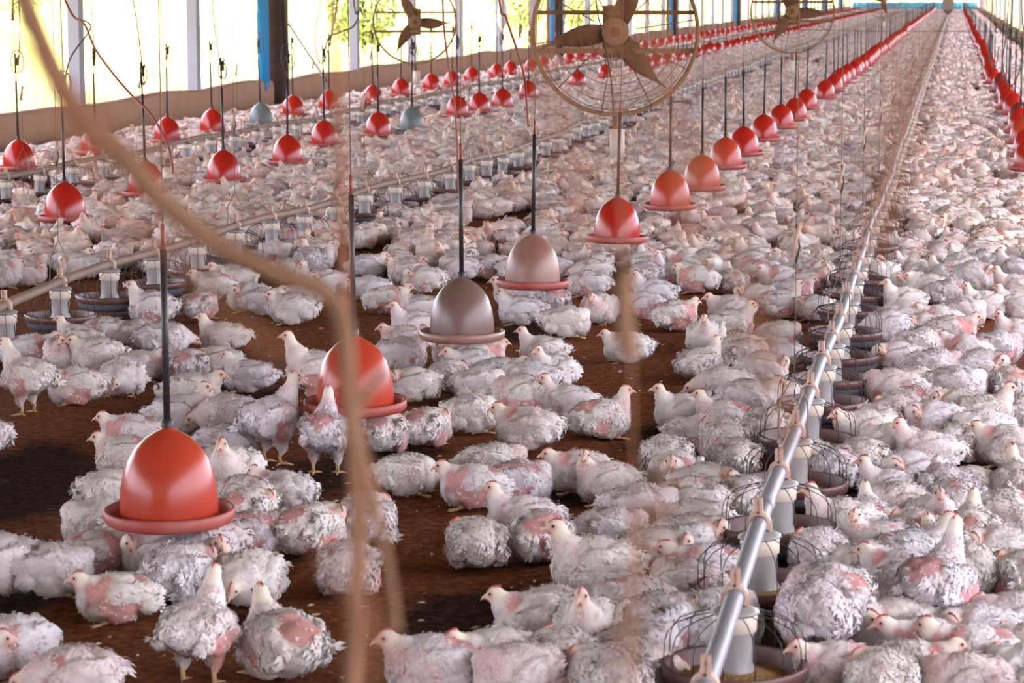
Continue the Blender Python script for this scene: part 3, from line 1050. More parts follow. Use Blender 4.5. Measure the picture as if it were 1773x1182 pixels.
def make_bird(code, plum, seed):
    g = np.random.default_rng(seed)
    nb, nm, hc, hyaw, hpitch = POSES[code]
    up = STAND.get(code, 0.0)
    tilt = radians(12 if code == 's' else 4 if code == 'u' else -6 if code == 'k' else 0)
    fl = 1.0 + .06 * g.normal()
    parts = [ell((0, 0, .085), (.102 * fl, .086, .082), tilt),
             ell((.048, 0, .078), (.070, .077, .072), tilt),
             ell((-.066, 0, .088), (.066, .070, .064), tilt),
             ell((-.112, 0, .112), (.040, .032, .016), radians(30))]
    for s in (-1, 1):
        parts.append(ell((-.012, s * .071, .097), (.080, .023, .048), radians(-12) + tilt, radians(s * 5), radians(s * -8)))
        parts.append(ell((-.078, s * .056, .088), (.044, .014, .022), radians(-18) + tilt, radians(-s * 12)))
        parts.append(ell((-.002, s * .060, .042), (.054, .034, .040), radians(8)))
    # puffs of plumage
    for k in range(13):
        a = g.random() * 6.28
        u = g.random()
        px_, py_, pz_ = -.02 + .085 * cos(a) * u ** .4, .072 * sin(a) * u ** .4, 0
        pz_ = .085 + .070 * math.sqrt(max(0, 1 - (px_ / .12) ** 2 - (py_ / .10) ** 2)) - .018
        parts.append(ell((px_, py_, pz_), (.034 + .014 * g.random(), .024 + .010 * g.random(), .024), radians(-10), g.normal() * .4))
    for s in (-1, 1):
        for k in range(3):
            parts.append(ell((-.07 + .055 * k + .01 * g.normal(), s * (.066 + .008 * g.random()), .055 + .015 * g.random()), (.034, .024, .028), 0, s * .3))
    if up:
        for s in (-1, 1):
            for c, r in chain([(-.002, s * .045, .03), (.012, s * .048, -.022), (.0, s * .048, -.045)], [.040, .024, .013], 6):
                parts.append(ell(c, (r, r * .9, r)))
    for c, r in chain([nb, nm, hc], [.052, .031, .0205], 10):
        parts.append(ell(c, (r, r * .94, r)))
    hy = radians(hyaw)
    hp = radians(hpitch)
    fwd = np.array([cos(hy) * cos(hp), sin(hy) * cos(hp), sin(hp)])
    side = np.array([-sin(hy), cos(hy), 0])
    upv = np.cross(fwd, side)
    hc = np.array(hc)
    parts.append(ell(hc + fwd * .005, (.0275, .0205, .0225), hp, hy))
    parts.append(ell(hc + fwd * .026 - upv * .002, (.013, .011, .012), hp, hy))
    parts = [p + np.array([0, 0, up]) for p in parts]
    hc = hc + np.array([0, 0, up])
    for p in parts:                       # resting birds spread flat on the litter
        if not up:
            p[:, 2] = np.where(p[:, 2] < .012, .012 - (.012 - p[:, 2]) * .15, p[:, 2])
    return dict(code=code, parts=parts, hc=hc, fwd=fwd, side=side, upv=upv, up=up, seed=seed, plum=plum, nb=np.array(nb) + np.array([0, 0, up]))


def skin_mask(P, B):
    """1 = bare pink skin"""
    n = smoothnoise(P, B['seed'] + 5, 26) * .8 + smoothnoise(P, B['seed'] + 6, 75) * .55
    z = P[:, 2] - B['up']
    rump = np.exp(-(((P[:, 0] + .075) / .055) ** 2 + (P[:, 1] / .035) ** 2)) * (z > .08)
    flank = np.exp(-(((P[:, 0] + .02) / .07) ** 2)) * (z < .085) * (np.abs(P[:, 1]) > .045)
    shoulder = np.exp(-(((P[:, 0] - .045) / .03) ** 2 + ((np.abs(P[:, 1]) - .06) / .03) ** 2))
    k = {0: .6, 1: 1.0, 2: 1.4}[B['plum']]
    return np.clip((n * .75 + (rump * .9 + flank * .8 + shoulder * .5) * k * 1.2 - (1.00 - .30 * k)) * 2.6, 0, 1)


WHITE = np.array([.93, .885, .88])
SKIN = np.array([.66, .34, .325])
FACE = np.array([.70, .34, .28])


def body_colors(P, N, B):
    sk = skin_mask(P, B)
    n = smoothnoise(P, B['seed'] + 9, 70)
    thin = np.clip(.28 + .4 * n + .35 * smoothnoise(P, B['seed'] + 11, 24), 0, .75)[:, None]     # skin showing between the feathers
    col = WHITE[None] * (1 - thin) + np.array([.74, .46, .43]) * thin
    col = col * (1 - sk[:, None]) + (SKIN[None] * (1 + .12 * n[:, None])) * sk[:, None]
    # belly soiled by the litter
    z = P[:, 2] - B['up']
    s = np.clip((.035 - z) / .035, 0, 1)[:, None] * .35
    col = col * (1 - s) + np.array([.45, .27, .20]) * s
    d = (P - B['hc'])
    a = d @ B['fwd']
    r = np.linalg.norm(d, axis=1)
    face = np.clip((a - .006) / .018, 0, 1) * (r < .05) * .8
    col = col * (1 - face[:, None] * .8) + FACE[None] * face[:, None] * .8
    hm = (r < .036).astype(float)[:, None]
    base = np.array([.88, .79, .68])
    col = np.where(hm > 0, base * (1 - face[:, None] * .6) + FACE[None] * face[:, None] * .6, col)
    for s in (-1, 1):
        q = B['hc'] + B['fwd'] * .016 + B['upv'] * .004 + B['side'] * s * .019
        er = np.clip(1.35 - np.linalg.norm(P - q, axis=1) / .0105, 0, 1)[:, None]
        col = col * (1 - er * .8) + np.array([.66, .25, .21]) * er * .8
    return np.clip(col, 0, 1), sk


def feathers(V, N, Fq, B, count, size, seed, simple=False):
    """ragged overlapping feathers lying back over the body"""
    g = np.random.default_rng(seed)
    tri = np.array([(f[0], f[1], f[2]) for f in Fq] + [(f[0], f[2], f[3]) for f in Fq if len(f) == 4])
    A = V[tri[:, 0]]; b = V[tri[:, 1]] - A; c = V[tri[:, 2]] - A
    ar = np.linalg.norm(np.cross(b, c), axis=1)
    pick = g.choice(len(tri), count, p=ar / ar.sum())
    u, v = g.random(count), g.random(count)
    sw = u + v > 1
    u[sw], v[sw] = 1 - u[sw], 1 - v[sw]
    P = A[pick] + b[pick] * u[:, None] + c[pick] * v[:, None]
    Nn = N[tri[pick, 0]] * (1 - u - v)[:, None] + N[tri[pick, 1]] * u[:, None] + N[tri[pick, 2]] * v[:, None]
    Nn /= np.linalg.norm(Nn, axis=1)[:, None] + 1e-9
    sk = skin_mask(P, B)
    dh = np.linalg.norm(P - B['hc'], axis=1)
    sm_ = B['seam'][tri[pick, 0]]
    keep = (g.random(count) > sk * .92) & (g.random(count) > sm_ * .8) & (dh > .033) & (P[:, 2] > .016 + B['up'] * .5)
    P, Nn, dh = P[keep], Nn[keep], dh[keep]
    n = len(P)
    T = np.tile(np.array([-1.0, 0, -.28]), (n, 1))
    T[:, 1] += g.normal(size=n) * .35
    T[:, 2] += g.normal(size=n) * .3
    neck = (P[:, 0] > .07) & (P[:, 2] > .10 + B['up'])
    T[neck] += np.array([.2, 0, -1.1])
    z = P[:, 2] - B['up']
    T -= Nn * np.sum(T * Nn, 1)[:, None]
    T /= np.linalg.norm(T, axis=1)[:, None] + 1e-9
    Bn = np.cross(Nn, T)
    L = size * (.75 + .5 * g.random(n))
    L *= np.where(neck | (dh < .08), .55, 1.0)
    tail = P[:, 0] < -.115
    wing = (np.abs(P[:, 1]) > .05) & (P[:, 0] < -.02) & (z > .06)
    L *= np.where(tail, 2.0, np.where(wing, 1.55, 1.0)) * np.where(g.random(n) < .07, 1.5, 1.0)
    W = L * (.22 + .10 * g.random(n))
    lift = L * (.05 + .22 * g.random(n) ** 2) + np.where(g.random(n) < .10, L * .55, 0)
    base = P - Nn * .001
    mid = P + T * (L * .55)[:, None] + Nn * (lift * .55 + .0025)[:, None]
    tip = P + T * L[:, None] + Nn * (lift * .75)[:, None]
    v1 = mid - Bn * W[:, None] - Nn * (W * .12)[:, None]
    v3 = mid + Bn * W[:, None] - Nn * (W * .12)[:, None]
    cols = WHITE[None] * (1.02 - .12 * g.random(n) ** 2)[:, None]
    st = smoothnoise(P, B['seed'] + 21, 34)
    stain = np.clip((st - .75) * 1.4, 0, .45)[:, None]
    cols = cols * (1 - stain) + np.array([.52, .38, .36]) * stain
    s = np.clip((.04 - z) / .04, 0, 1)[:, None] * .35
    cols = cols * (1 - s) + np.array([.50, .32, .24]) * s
    if simple:
        vs = np.stack([base, v1, tip, v3], 1).reshape(-1, 3)
        i0 = np.arange(n) * 4
        fs = np.stack([i0, i0 + 1, i0 + 2, i0 + 3], 1)
        return vs, fs, np.repeat(cols, 4, 0), np.repeat(Nn, 4, 0)
    t1 = tip - Bn * (W * .55)[:, None] - T * (L * .05 * g.random(n))[:, None]
    t2 = tip + Bn * (W * .45)[:, None] - T * (L * .12 * g.random(n))[:, None]
    vs = np.stack([base, v1, mid, v3, t1, t2], 1).reshape(-1, 3)
    i0 = np.arange(n) * 6
    fs = [np.stack([i0, i0 + 1, i0 + 2], 1), np.stack([i0, i0 + 2, i0 + 3], 1), np.stack([i0 + 1, i0 + 4, i0 + 2], 1), np.stack([i0 + 2, i0 + 5, i0 + 3], 1)]
    cc = np.repeat(cols, 6, 0).reshape(n, 6, 3)
    cc[:, 0] *= .97
    nn = np.repeat(Nn, 6, 0).reshape(n, 6, 3).copy()          # soft down shades with the body it lies on
    nn[:, 1] -= Bn * .22; nn[:, 3] += Bn * .22
    nn[:, 4] += T * .22 - Bn * .12; nn[:, 5] += T * .22 + Bn * .12
    nn = nn.reshape(-1, 3)
    nn /= np.linalg.norm(nn, axis=1)[:, None] + 1e-9
    return vs, np.concatenate(fs), cc.reshape(-1, 3), nn


def np_mesh(name, V, faces_list, cols, mats, smooth=True):
    """faces_list: arrays of (n,k) indices"""
    me = bpy.data.meshes.new(name)
    tot = sum(len(f) for f in faces_list)
    loops = np.concatenate([np.asarray(f).ravel() for f in faces_list]).astype(np.int32)
    sizes = np.concatenate([np.full(len(f), f.shape[1]) for f in faces_list]).astype(np.int32)
    starts = np.concatenate([[0], np.cumsum(sizes)[:-1]]).astype(np.int32)
    me.vertices.add(len(V))
    me.vertices.foreach_set('co', np.asarray(V, np.float32).ravel())
    me.loops.add(len(loops))
    me.loops.foreach_set('vertex_index', loops)
    me.polygons.add(tot)
    me.polygons.foreach_set('loop_start', starts)
    me.polygons.foreach_set('use_smooth', np.full(tot, smooth))
    me.update(calc_edges=True)
    me.validate()
    a = me.attributes.new('col', 'FLOAT_COLOR', 'POINT')
    a.data.foreach_set('color', np.concatenate([cols, np.ones((len(cols), 1))], 1).astype(np.float32).ravel())
    for m in mats:
        me.materials.append(m)
    return me


def split_faces(F):
    q = np.array([f for f in F if len(f) == 4]) if any(len(f) == 4 for f in F) else np.zeros((0, 4), int)
    t = np.array([f for f in F if len(f) == 3]) if any(len(f) == 3 for f in F) else np.zeros((0, 3), int)
    return [x for x in (q, t) if len(x)]


def bird_body(B, voxel, nfeath, fsize, name, smooth=3, simple=False, extras=False):
    V, N, Fq = remesh(B['parts'], voxel, smooth)
    d = smoothnoise(V, B['seed'] + 2, 55) * .0034 + smoothnoise(V, B['seed'] + 3, 130) * .0016
    hd = np.linalg.norm(V - B['hc'], axis=1)
    V = V + N * (d * np.clip((hd - .03) / .03, 0, 1))[:, None]
    C, sk = body_colors(V, N, B)
    fl = split_faces(Fq)
    # furrows between the puffs show skin
    nb_s = np.zeros_like(V); cnt = np.zeros(len(V))
    E = np.concatenate([np.stack([f[:, i], f[:, (i + 1) % f.shape[1]]], 1) for f in fl for i in range(f.shape[1])])
    np.add.at(nb_s, E[:, 0], V[E[:, 1]]); np.add.at(cnt, E[:, 0], 1)
    np.add.at(nb_s, E[:, 1], V[E[:, 0]]); np.add.at(cnt, E[:, 1], 1)
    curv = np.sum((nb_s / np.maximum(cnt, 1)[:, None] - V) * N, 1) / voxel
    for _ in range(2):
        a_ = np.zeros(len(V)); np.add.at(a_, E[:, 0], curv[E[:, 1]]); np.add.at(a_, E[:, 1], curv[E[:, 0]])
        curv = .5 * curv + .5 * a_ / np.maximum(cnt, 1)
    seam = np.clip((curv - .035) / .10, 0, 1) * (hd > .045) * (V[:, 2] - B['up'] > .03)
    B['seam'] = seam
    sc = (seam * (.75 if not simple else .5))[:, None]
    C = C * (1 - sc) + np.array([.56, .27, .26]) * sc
    if nfeath:
        fv, ff_, fc, fn = feathers(V, N, Fq, B, nfeath, fsize, B['seed'] + 31, simple)
        fl.append(np.asarray(ff_) + len(V))
        V2 = np.concatenate([V, fv]); C2 = np.concatenate([C, fc])
    else:
        V2, C2 = V, C
    if extras:      # beak, comb and shanks in one with the body for birds too small to show parts
        hc, fw, sd, upv = B['hc'], B['fwd'], B['side'], B['upv']
        o = len(V2)
        b0 = hc + fw * .032
        ev = [b0 + upv * .007, b0 - upv * .007, b0 + sd * .006, b0 - sd * .006, b0 + fw * .024 - upv * .006,
              hc + fw * .026 + upv * .018, hc + fw * .012 + upv * .029, hc - fw * .010 + upv * .027, hc - fw * .012 + upv * .018]
        ec = [[.78, .45, .25]] * 5 + [[.60, .20, .17]] * 4
        fl.append(np.array([(o, o + 2, o + 4), (o + 2, o + 1, o + 4), (o + 1, o + 3, o + 4), (o + 3, o, o + 4)]))
        fl.append(np.array([(o + 5, o + 6, o + 7, o + 8)]))
        V2 = np.concatenate([V2, np.array(ev)]); C2 = np.concatenate([C2, np.array(ec)])
    me = np_mesh(name, V2, fl, C2, [M['plume']])
    if nfeath and not extras and len(me.vertices) == len(V2):
        me.normals_split_custom_set_from_vertices(np.concatenate([N, fn]).tolist())
    return me, (V2, fl, C2)


def bird_children(B):
    hc, fw, sd, upv = B['hc'], B['fwd'], B['side'], B['upv']
    out = []
    b = MB()
    n = 10
    vs, fs = [], []
    for (t, r, dz) in ((.026, .0095, -.001), (.034, .0082, -.001), (.043, .0055, -.003), (.051, .0022, -.008), (.053, .0006, -.0105)):
        for k in range(n):
            a = 2 * pi * k / n
            vs.append(hc + fw * t + upv * (dz + r * .85 * sin(a)) + sd * (r * .8 * cos(a)))
    for i in range(4):
        for k in range(n):
            k2 = (k + 1) % n
            fs.append((i * n + k, i * n + k2, (i + 1) * n + k2, (i + 1) * n + k))
    fs.append(tuple(4 * n + k for k in range(n)))
    b.add(vs, fs, M['beak'])
    out.append(('beak', b.mesh('beak')))
    b = MB()
    top = [(.034, .012), (.036, .018), (.028, .021), (.027, .028), (.018, .026), (.014, .034), (.006, .030), (.0, .036), (-.007, .030), (-.014, .031), (-.018, .020)]
    bot = [(.030, .008), (.026, .012), (.022, .014), (.018, .015), (.014, .016), (.010, .016), (.005, .017), (.0, .017), (-.006, .016), (-.011, .015), (-.016, .013)]
    vs, fs = [], []
    top = [(a * .75, .013 + (z - .013) * .6) for a, z in top]
    bot = [(a * .75, z - .001) for a, z in bot]
    for (a, z), (a2, z2) in zip(top, bot):
        for s in (-1, 1):
            vs.append(hc + fw * a + upv * z + sd * s * .0015)
            vs.append(hc + fw * a2 + upv * z2 + sd * s * .0035)
    m_ = len(top)
    for i in range(m_ - 1):
        p, q = i * 4, i * 4 + 4
        fs += [(p, p + 1, q + 1, q), (p + 2, q + 2, q + 3, p + 3), (p, q, q + 2, p + 2)]
    fs += [(0, 2, 3, 1), ((m_ - 1) * 4, (m_ - 1) * 4 + 1, (m_ - 1) * 4 + 3, (m_ - 1) * 4 + 2)]
    b.add(vs, fs, M['comb'])
    out.append(('comb', b.mesh('comb')))
    for s in (-1, 1):
        b = MB()
        c = hc + fw * .016 + upv * .005 + sd * s * .0172
        b.add(ell(c, (.0040, .0030, .0040)), ICO1[1] if False else ICO3[1], M['eye'])
        out.append(('eye', b.mesh('eye')))
    b = MB()
    for s in (-1, 1):
        b.add(ell(hc + fw * .026 - upv * .013 + sd * s * .006, (.004, .0022, .006)), ICO3[1], M['comb'])
    out.append(('wattle', b.mesh('wattle')))
    if B['up']:
        for s in (-1, 1):
            b = MB()
            x0, y0 = .0, s * .048
            b.tube([(x0, y0, B['up'] - .040), (x0 - .006, y0, B['up'] * .42), (x0, y0, .010)], [.0085, .0068, .0075], M['leg'], 9)
            for a in (0, 32, -32, 180):
                aa = radians(a)
                l = .05 if a != 180 else .024
                b.tube([(x0, y0, .012), (x0 + cos(aa) * l * .5, y0 + sin(aa) * l * .5, .010), (x0 + cos(aa) * l, y0 + sin(aa) * l, .004)], [.0062, .005, .0022], M['leg'], 7)
            out.append(('leg', b.mesh('leg')))
    else:
        for s in (-1, 1):
            b = MB()
            x0, y0 = .045, s * .052
            b.tube([(x0 - .02, y0, .018), (x0 + .012, y0 + s * .006, .012)], [.008, .0065], M['leg'], 7)
            for a in (0, 30, -30):
                aa = radians(a)
                b.tube([(x0 + .01, y0 + s * .006, .010), (x0 + .01 + cos(aa) * .042, y0 + s * .006 + sin(aa) * .042, .004)], [.0055, .0022], M['leg'], 6)
            out.append(('foot', b.mesh('foot')))
    return out


PROTO = {}
for ci, code in enumerate('uLRmltsk'):
    for plum in (0, 1, 2):
        B = make_bird(code, plum, 100 + ci * 10 + plum)
        me, _ = bird_body(B, .0068, 3300, .0142, f'chicken_{code}{plum}')
        PROTO[code, plum] = (me, bird_children(B) if plum == 0 else None, B)
    for plum in (1, 2):
        PROTO[code, plum] = (PROTO[code, plum][0], PROTO[code, 0][1], PROTO[code, plum][2])

LOD1, LOD2, LOD3 = [], [], []
for ci, code in enumerate('mtlmtuR'):
    B = make_bird(code, ci % 2, 300 + ci)
    LOD1.append(bird_body(B, .0165, 160, .032, 'lod', 3, True, True)[1])
    LOD2.append(bird_body(B, .0215, 36, .050, 'lod', 2, True, True)[1])
for ci, code in enumerate('umt'):
    B = make_bird(code, 0, 320 + ci)
    LOD3.append(bird_body(B, .045, 0, .1, 'lod', 1, True, False)[1])
for me in [m for m in bpy.data.meshes if m.name.startswith('lod')]:
    bpy.data.meshes.remove(me)

# every bird read off the photograph: pixel of the body's middle, heading (0 = to the picture's right, 90 = away), pose, plumage
BIRDS = """
38 602 0 m 1;46 645 150 s 1;129 668 200 t 2;112 612 270 m 1;140 583 180 u 1;168 617 180 m 0;183 578 180 l 1;211 652 265 l 0;241 628 0 m 1;262 535 190 u 1
235 578 0 l 1;284 588 10 l 0;385 580 180 u 0;325 632 90 t 2;374 622 180 t 0;430 647 180 u 0;333 678 0 m 0;312 718 15 u 0;393 722 180 l 1;345 528 80 t 2
368 496 180 m 1;430 515 200 t 1;402 482 180 m 1;50 462 0 m 0;125 455 0 m 0;12 474 0 m 0;40 472 10 t 0;20 455 0 m 0;135 462 180 t 0
506 536 180 m 0;529 508 0 l 1;456 520 0 m 1;503 466 0 t 1;560 487 200 t 0;638 497 200 t 0;672 519 10 m 1;732 483 180 t 1;706 470 180 m 1;745 452 0 m 0
792 464 180 t 0;727 532 180 u 1;716 566 185 u 1;700 585 180 m 1;695 615 5 u 0;785 604 180 t 2;835 612 0 m 1;713 662 180 t 0;778 652 90 t 0;815 636 180 m 0
833 664 10 t 0;868 642 0 m 0;545 640 180 s 1;468 722 40 s 1;563 738 95 s 2;665 748 95 t 2;738 738 70 t 2;818 714 15 t 0;905 690 180 t 1;900 536 180 u 1
983 556 10 t 0;960 520 90 t 2;1037 534 250 m 1;1017 490 170 l 1;893 508 180 m 1;1085 599 180 m 0;1120 478 100 t 0;1130 505 180 u 1;1110 528 190 t 1;1170 546 10 m 1
1207 484 180 m 1;1268 483 100 u 1;1250 452 180 t 2;1297 466 90 t 2;1308 512 180 t 1;1262 536 180 m 0;1265 561 0 u 1;1222 580 268 u 1;1215 628 40 u 0;1283 604 180 l 0
1290 620 0 t 1;1248 667 180 l 1;1297 694 350 m 0;1180 709 180 u 1;1253 720 180 u 2;958 642 205 u 0;938 604 180 u 0;915 657 180 t 0;982 694 178 u 0;1042 724 20 u 2
912 742 175 m 0;1361 526 0 u 1;1399 528 180 t 1;1353 574 0 t 1;1343 612 180 m 1;1348 683 160 l 0;1374 455 180 m 1;1399 483 0 m 1;1348 482 200 m 2;1373 500 0 m 1
1577 461 180 u 0;1596 474 180 t 0;1638 480 140 u 2;1683 482 0 t 0;1729 463 180 t 0;1683 450 180 m 0;1564 490 170 t 1;1607 500 180 m 0;1645 508 0 l 1;1560 520 190 u 1
1671 541 330 t 0;1622 550 180 m 1;1566 547 170 t 0;1550 568 180 l 0;1592 568 180 t 1;1640 572 0 m 1;1597 602 0 t 1;1680 604 180 m 1;1719 602 0 t 1;1699 637 350 t 0
1749 663 95 t 2;1749 526 180 u 0;1712 526 200 u 0;1756 573 200 u 2;1754 497 180 u 0;1551 617 180 t 0;1622 637 0 t 1;1590 654 260 t 1;1660 665 340 t 0;1523 670 180 t 1
1600 698 330 t 2;1465 720 95 t 1;1539 719 85 t 0;1704 716 0 u 0;1655 703 150 t 1;1766 711 90 t 1;1661 763 50 t 1;1602 781 180 u 0;1488 793 90 t 1;1572 816 200 t 0
1678 834 180 m 0;1551 847 180 u 1;1568 878 180 l 0;1617 887 268 u 1;1666 880 90 l 1;1729 885 350 m 0;1766 842 100 u 1;1409 791 85 t 0;1460 908 180 u 0;1506 895 100 u 1
1589 928 90 t 2;1676 923 90 u 1;1540 941 180 L 0;1381 943 92 t 0;1472 968 190 l 0;1570 967 5 u 1;1648 1020 60 s 2;1501 1026 130 k 1;1412 1052 100 k 0;1754 993 100 t 2
1742 1078 190 t 1;1691 1130 182 m 1;1455 1158 190 m 1;1597 1164 0 m 0;1756 1172 180 t 0;1027 980 180 u 0;938 930 70 t 2;903 893 178 u 0;1063 917 0 t 1;1159 945 15 t 0
1248 935 10 t 1;964 1046 350 t 0;931 1078 160 m 0;1058 1100 255 u 1;943 1143 200 m 0;1103 1050 0 l 1;1136 1088 40 t 1;1053 1172 100 t 1;1101 1132 10 t 0;1165 1146 0 l 1
1050 832 190 L 0;1000 812 180 m 0;1172 824 250 m 2;1154 796 90 l 0;1223 844 0 t 0;1288 867 85 t 1;1273 791 90 t 1;1121 882 350 t 0;1187 874 170 l 1;900 832 0 t 2
821 839 180 m 1;858 801 0 t 1;706 816 5 l 0;478 849 160 m 0;529 919 60 t 2;637 898 92 t 0;605 984 90 t 1;826 938 95 t 1;452 922 10 t 2;84 982 0 t 0
8 980 200 t 0;172 952 0 m 1;200 1027 180 m 1;275 960 180 t 0;318 992 60 t 0;355 940 190 L 0;430 996 250 l 0;343 1066 85 s 1;488 1118 140 u 2;757 1152 180 m 1
125 1166 180 l 1;20 1118 230 t 1;230 912 0 t 0;187 907 200 t 0;397 764 20 t 1;218 786 180 m 1;196 846 20 t 0;428 858 160 l 1;-38 752 180 t 0;398 814 260 u 0
228 750 190 m 1;425 895 60 t 2;350 975 300 m 0;1320 640 20 t 0;1330 745 90 t 1;1440 810 95 t 0;1495 745 200 m 0;1545 770 170 t 0;1612 730 180 t 1;1740 770 180 m 0
1700 740 200 t 0;1625 850 90 m 0;1715 950 180 t 1;1625 950 100 m 1;1560 1000 150 m 0;1700 985 100 t 1;1660 1085 200 t 1;1530 1090 180 t 0;1745 1130 180 t 1;1600 1110 190 m 1
1200 905 200 t 1;1195 1010 160 t 1;1220 980 180 m 1;1235 1080 30 t 0;1000 1140 80 t 1;905 1165 200 t 1;1530 1170 90 t 0;1665 1172 170 t 1;1210 745 350 t 1;1255 760 100 t 1
"""
birds = []
for row in BIRDS.strip().replace('\n', ';').split(';'):
    a = row.split()
    if not a:
        continue
    x, y, fdeg, code, plum = float(a[0]), float(a[1]), float(a[2]), a[3], int(a[4])
    p = at_z(x, y, .17 if code in STAND else .078)
    birds.append([p[0], p[1], radians(fdeg) + YAW + RNG.normal() * .12, code, plum, True])

bare = [px_blob(b) for b in BARE]
pan_xy = np.array([(x, y) for x, y, k, n in PAN_SPOTS])
cell = {}


def near_any(x, y, dmin):
    i, j = int(x // .25), int(y // .25)
    for a in (-1, 0, 1):
        for c in (-1, 0, 1):
            for q in cell.get((i + a, j + c), ()):
                if (q[0] - x) ** 2 + (q[1] - y) ** 2 < dmin * dmin:
                    return True
    return False


def put(x, y):
    cell.setdefault((int(x // .25), int(y // .25)), []).append((x, y))


DY = np.array([q[1] for q in DRINKER_XY])
DX = np.array([q[0] for q in DRINKER_XY])


def blocked(x, y):
    if x < WALL_X + .30 or x > RIGHT_X - .30:
        return True
    for k, y0, nm, s0, sp in LINES:
        if k and y > 12 and -.28 < x - line_x(k, y) < .34 and sin(x * 913.7 + y * 377.1) < .8:
            return True
        if abs(x - line_x(k, y)) < .245:
            n = round((y - s0) / sp)
            if abs(y - s0 - n * sp) < .20 + .18 * (abs(x - line_x(k, y)) < .05):
                dx = x - line_x(k, y)
                if dx * dx + (y - s0 - n * sp) ** 2 < .245 ** 2:
                    return True
    if x < WALL_X + .34 and min(abs(y - t_) for t_ in trunks) < .55:
        return True
    i_ = np.searchsorted(DY, y - .2)
    while i_ < len(DY) and DY[i_] < y + .2:
        if (DX[i_] - x) ** 2 + (DY[i_] - y) ** 2 < .165 ** 2 and y > 14:
            return True
        i_ += 1
    for bx, by, rx, ry in bare:
        if ((x - bx) / rx) ** 2 + ((y - by) / ry) ** 2 < 1:
            return True
    return False


# spread the photographed birds apart a little so that none stands inside another, and clear of the pans
XY = np.array([[b[0], b[1]] for b in birds])
near_pans = pan_xy[pan_xy[:, 1] < 22]
for it in range(40):
    d = XY[:, None] - XY[None]
    r = np.sqrt((d ** 2).sum(-1)) + 1e-6
    np.fill_diagonal(r, 9)
    push = np.clip(.168 - r, 0, None)[..., None] * d / r[..., None] * .5
    XY += push.sum(1) * .7
    d = XY[:, None] - near_pans[None]
    r = np.sqrt((d ** 2).sum(-1)) + 1e-6
    XY += (np.clip(.255 - r, 0, None)[..., None] * d / r[..., None]).sum(1) * .6
for b, q in zip(birds, XY):
    b[0], b[1] = float(q[0]), float(q[1])
    put(*q)

# then the rest of the flock, nearest first
def seen(x, y, m=60):
    px, py, d = project((x, y, .1))
    return -m < px < 1773 + m and py < 1182 + 80


def scatter(y0, y1, dmin, tries, margin=60, outside=False):
    out = []
    n = int(tries)
    ys_ = y0 + (y1 - y0) * RNG.random(n)
    xs_ = WALL_X + (RIGHT_X - WALL_X) * RNG.random(n)
    for x, y in zip(xs_, ys_):
        if not seen(x, y, margin) or (outside and seen(x, y, 140)):
            continue
        if blocked(x, y) or near_any(x, y, dmin):
            continue
        put(x, y)
        out.append((x, y))
    return out


LIMIT_Y = at_z(886, 470, .08)[1]
rest = []
y = LIMIT_Y
while y < END_Y - 1:
    step = 1.0 if y < 30 else 2.0 if y < 80 else 6.0
    dm = .188 if y < 30 else .205 if y < 60 else .24 if y < 120 else .30
    y2 = min(y + step, END_Y - 1)
    rest += scatter(y, y2, dm, 11.4 * (y2 - y) / dm ** 2 * 1.9)
    y = y2
beside = []                              # the flock goes on a little past the picture's edges
y = 4.5
while y < 70:
    beside += scatter(y, y + 1.5, .2, 11.4 * 1.5 / .04 * 1.6, 420, True)
    y += 1.5
rest.sort(key=lambda q: project((q[0], q[1], .1))[2])
need = max(0, 300 - len(birds))
codes = 'ummttlLRtm'
for x, y in rest[:need]:
    birds.append([x, y, RNG.random() * 6.28, codes[int(RNG.integers(0, len(codes)))], int(RNG.choice([0, 0, 0, 1, 1, 2])), False])
mass = rest[need:] + beside

# labels: what it looks like, how it sits, which way it looks, and which landmark it rests by
LAND = [(x, y, 'the ' + DRINKER_NAME[row, n]) for yy, row, n, (x, y, z) in drinkers if (row, n) in DRINKER_NAME]
LAND += [(x, y, f'the {ordinal(n)} central pan') for x, y, k, n in PAN_SPOTS if k == 0 and n <= 13]
LAND += [(x, y, f'the {ordinal(n)} second-line pan') for x, y, k, n in PAN_SPOTS if k == 1 and n <= 9]
LAND += [(at_z(1100, 640, 0)[0], at_z(1100, 640, 0)[1], 'the bare patch beyond mid-floor'), (at_z(720, 1080, 0)[0], at_z(720, 1080, 0)[1], 'the nearest bare wet patch'),
         (at_z(80, 850, 0)[0], at_z(80, 850, 0)[1], 'the black damp patch'), (at_z(1690, 800, 0)[0], at_z(1690, 800, 0)[1], 'the damp strip at the edge')]
buckets = {}
for i, b in enumerate(birds):
    best = None
    pb = project((b[0], b[1], .1))
    for j, (lx, ly, ln) in enumerate(LAND):
        d = math.hypot(b[0] - lx, b[1] - ly)
        if best is None or d < best[0]:
            best = (d, j)
    d, j = best
    lx, ly, ln = LAND[j]
    pl = project((lx, ly, .1))
    ang = math.atan2(ly - b[1], b[0] - lx)      # + = toward the camera
    if abs(b[0] - lx) > abs(ly - b[1]):
        side = 'right of' if b[0] > lx else 'left of'
    else:
        side = 'before' if b[1] < ly else 'behind'
    buckets.setdefault((j, side), []).append((d, i))
labels = {}
POSE_W = {'u': 'sitting head up', 'L': 'sitting, head turned', 'R': 'sitting, head turned', 'm': 'sitting', 'l': 'lying head low', 't': 'huddled', 's': 'standing', 'k': 'stooping'}
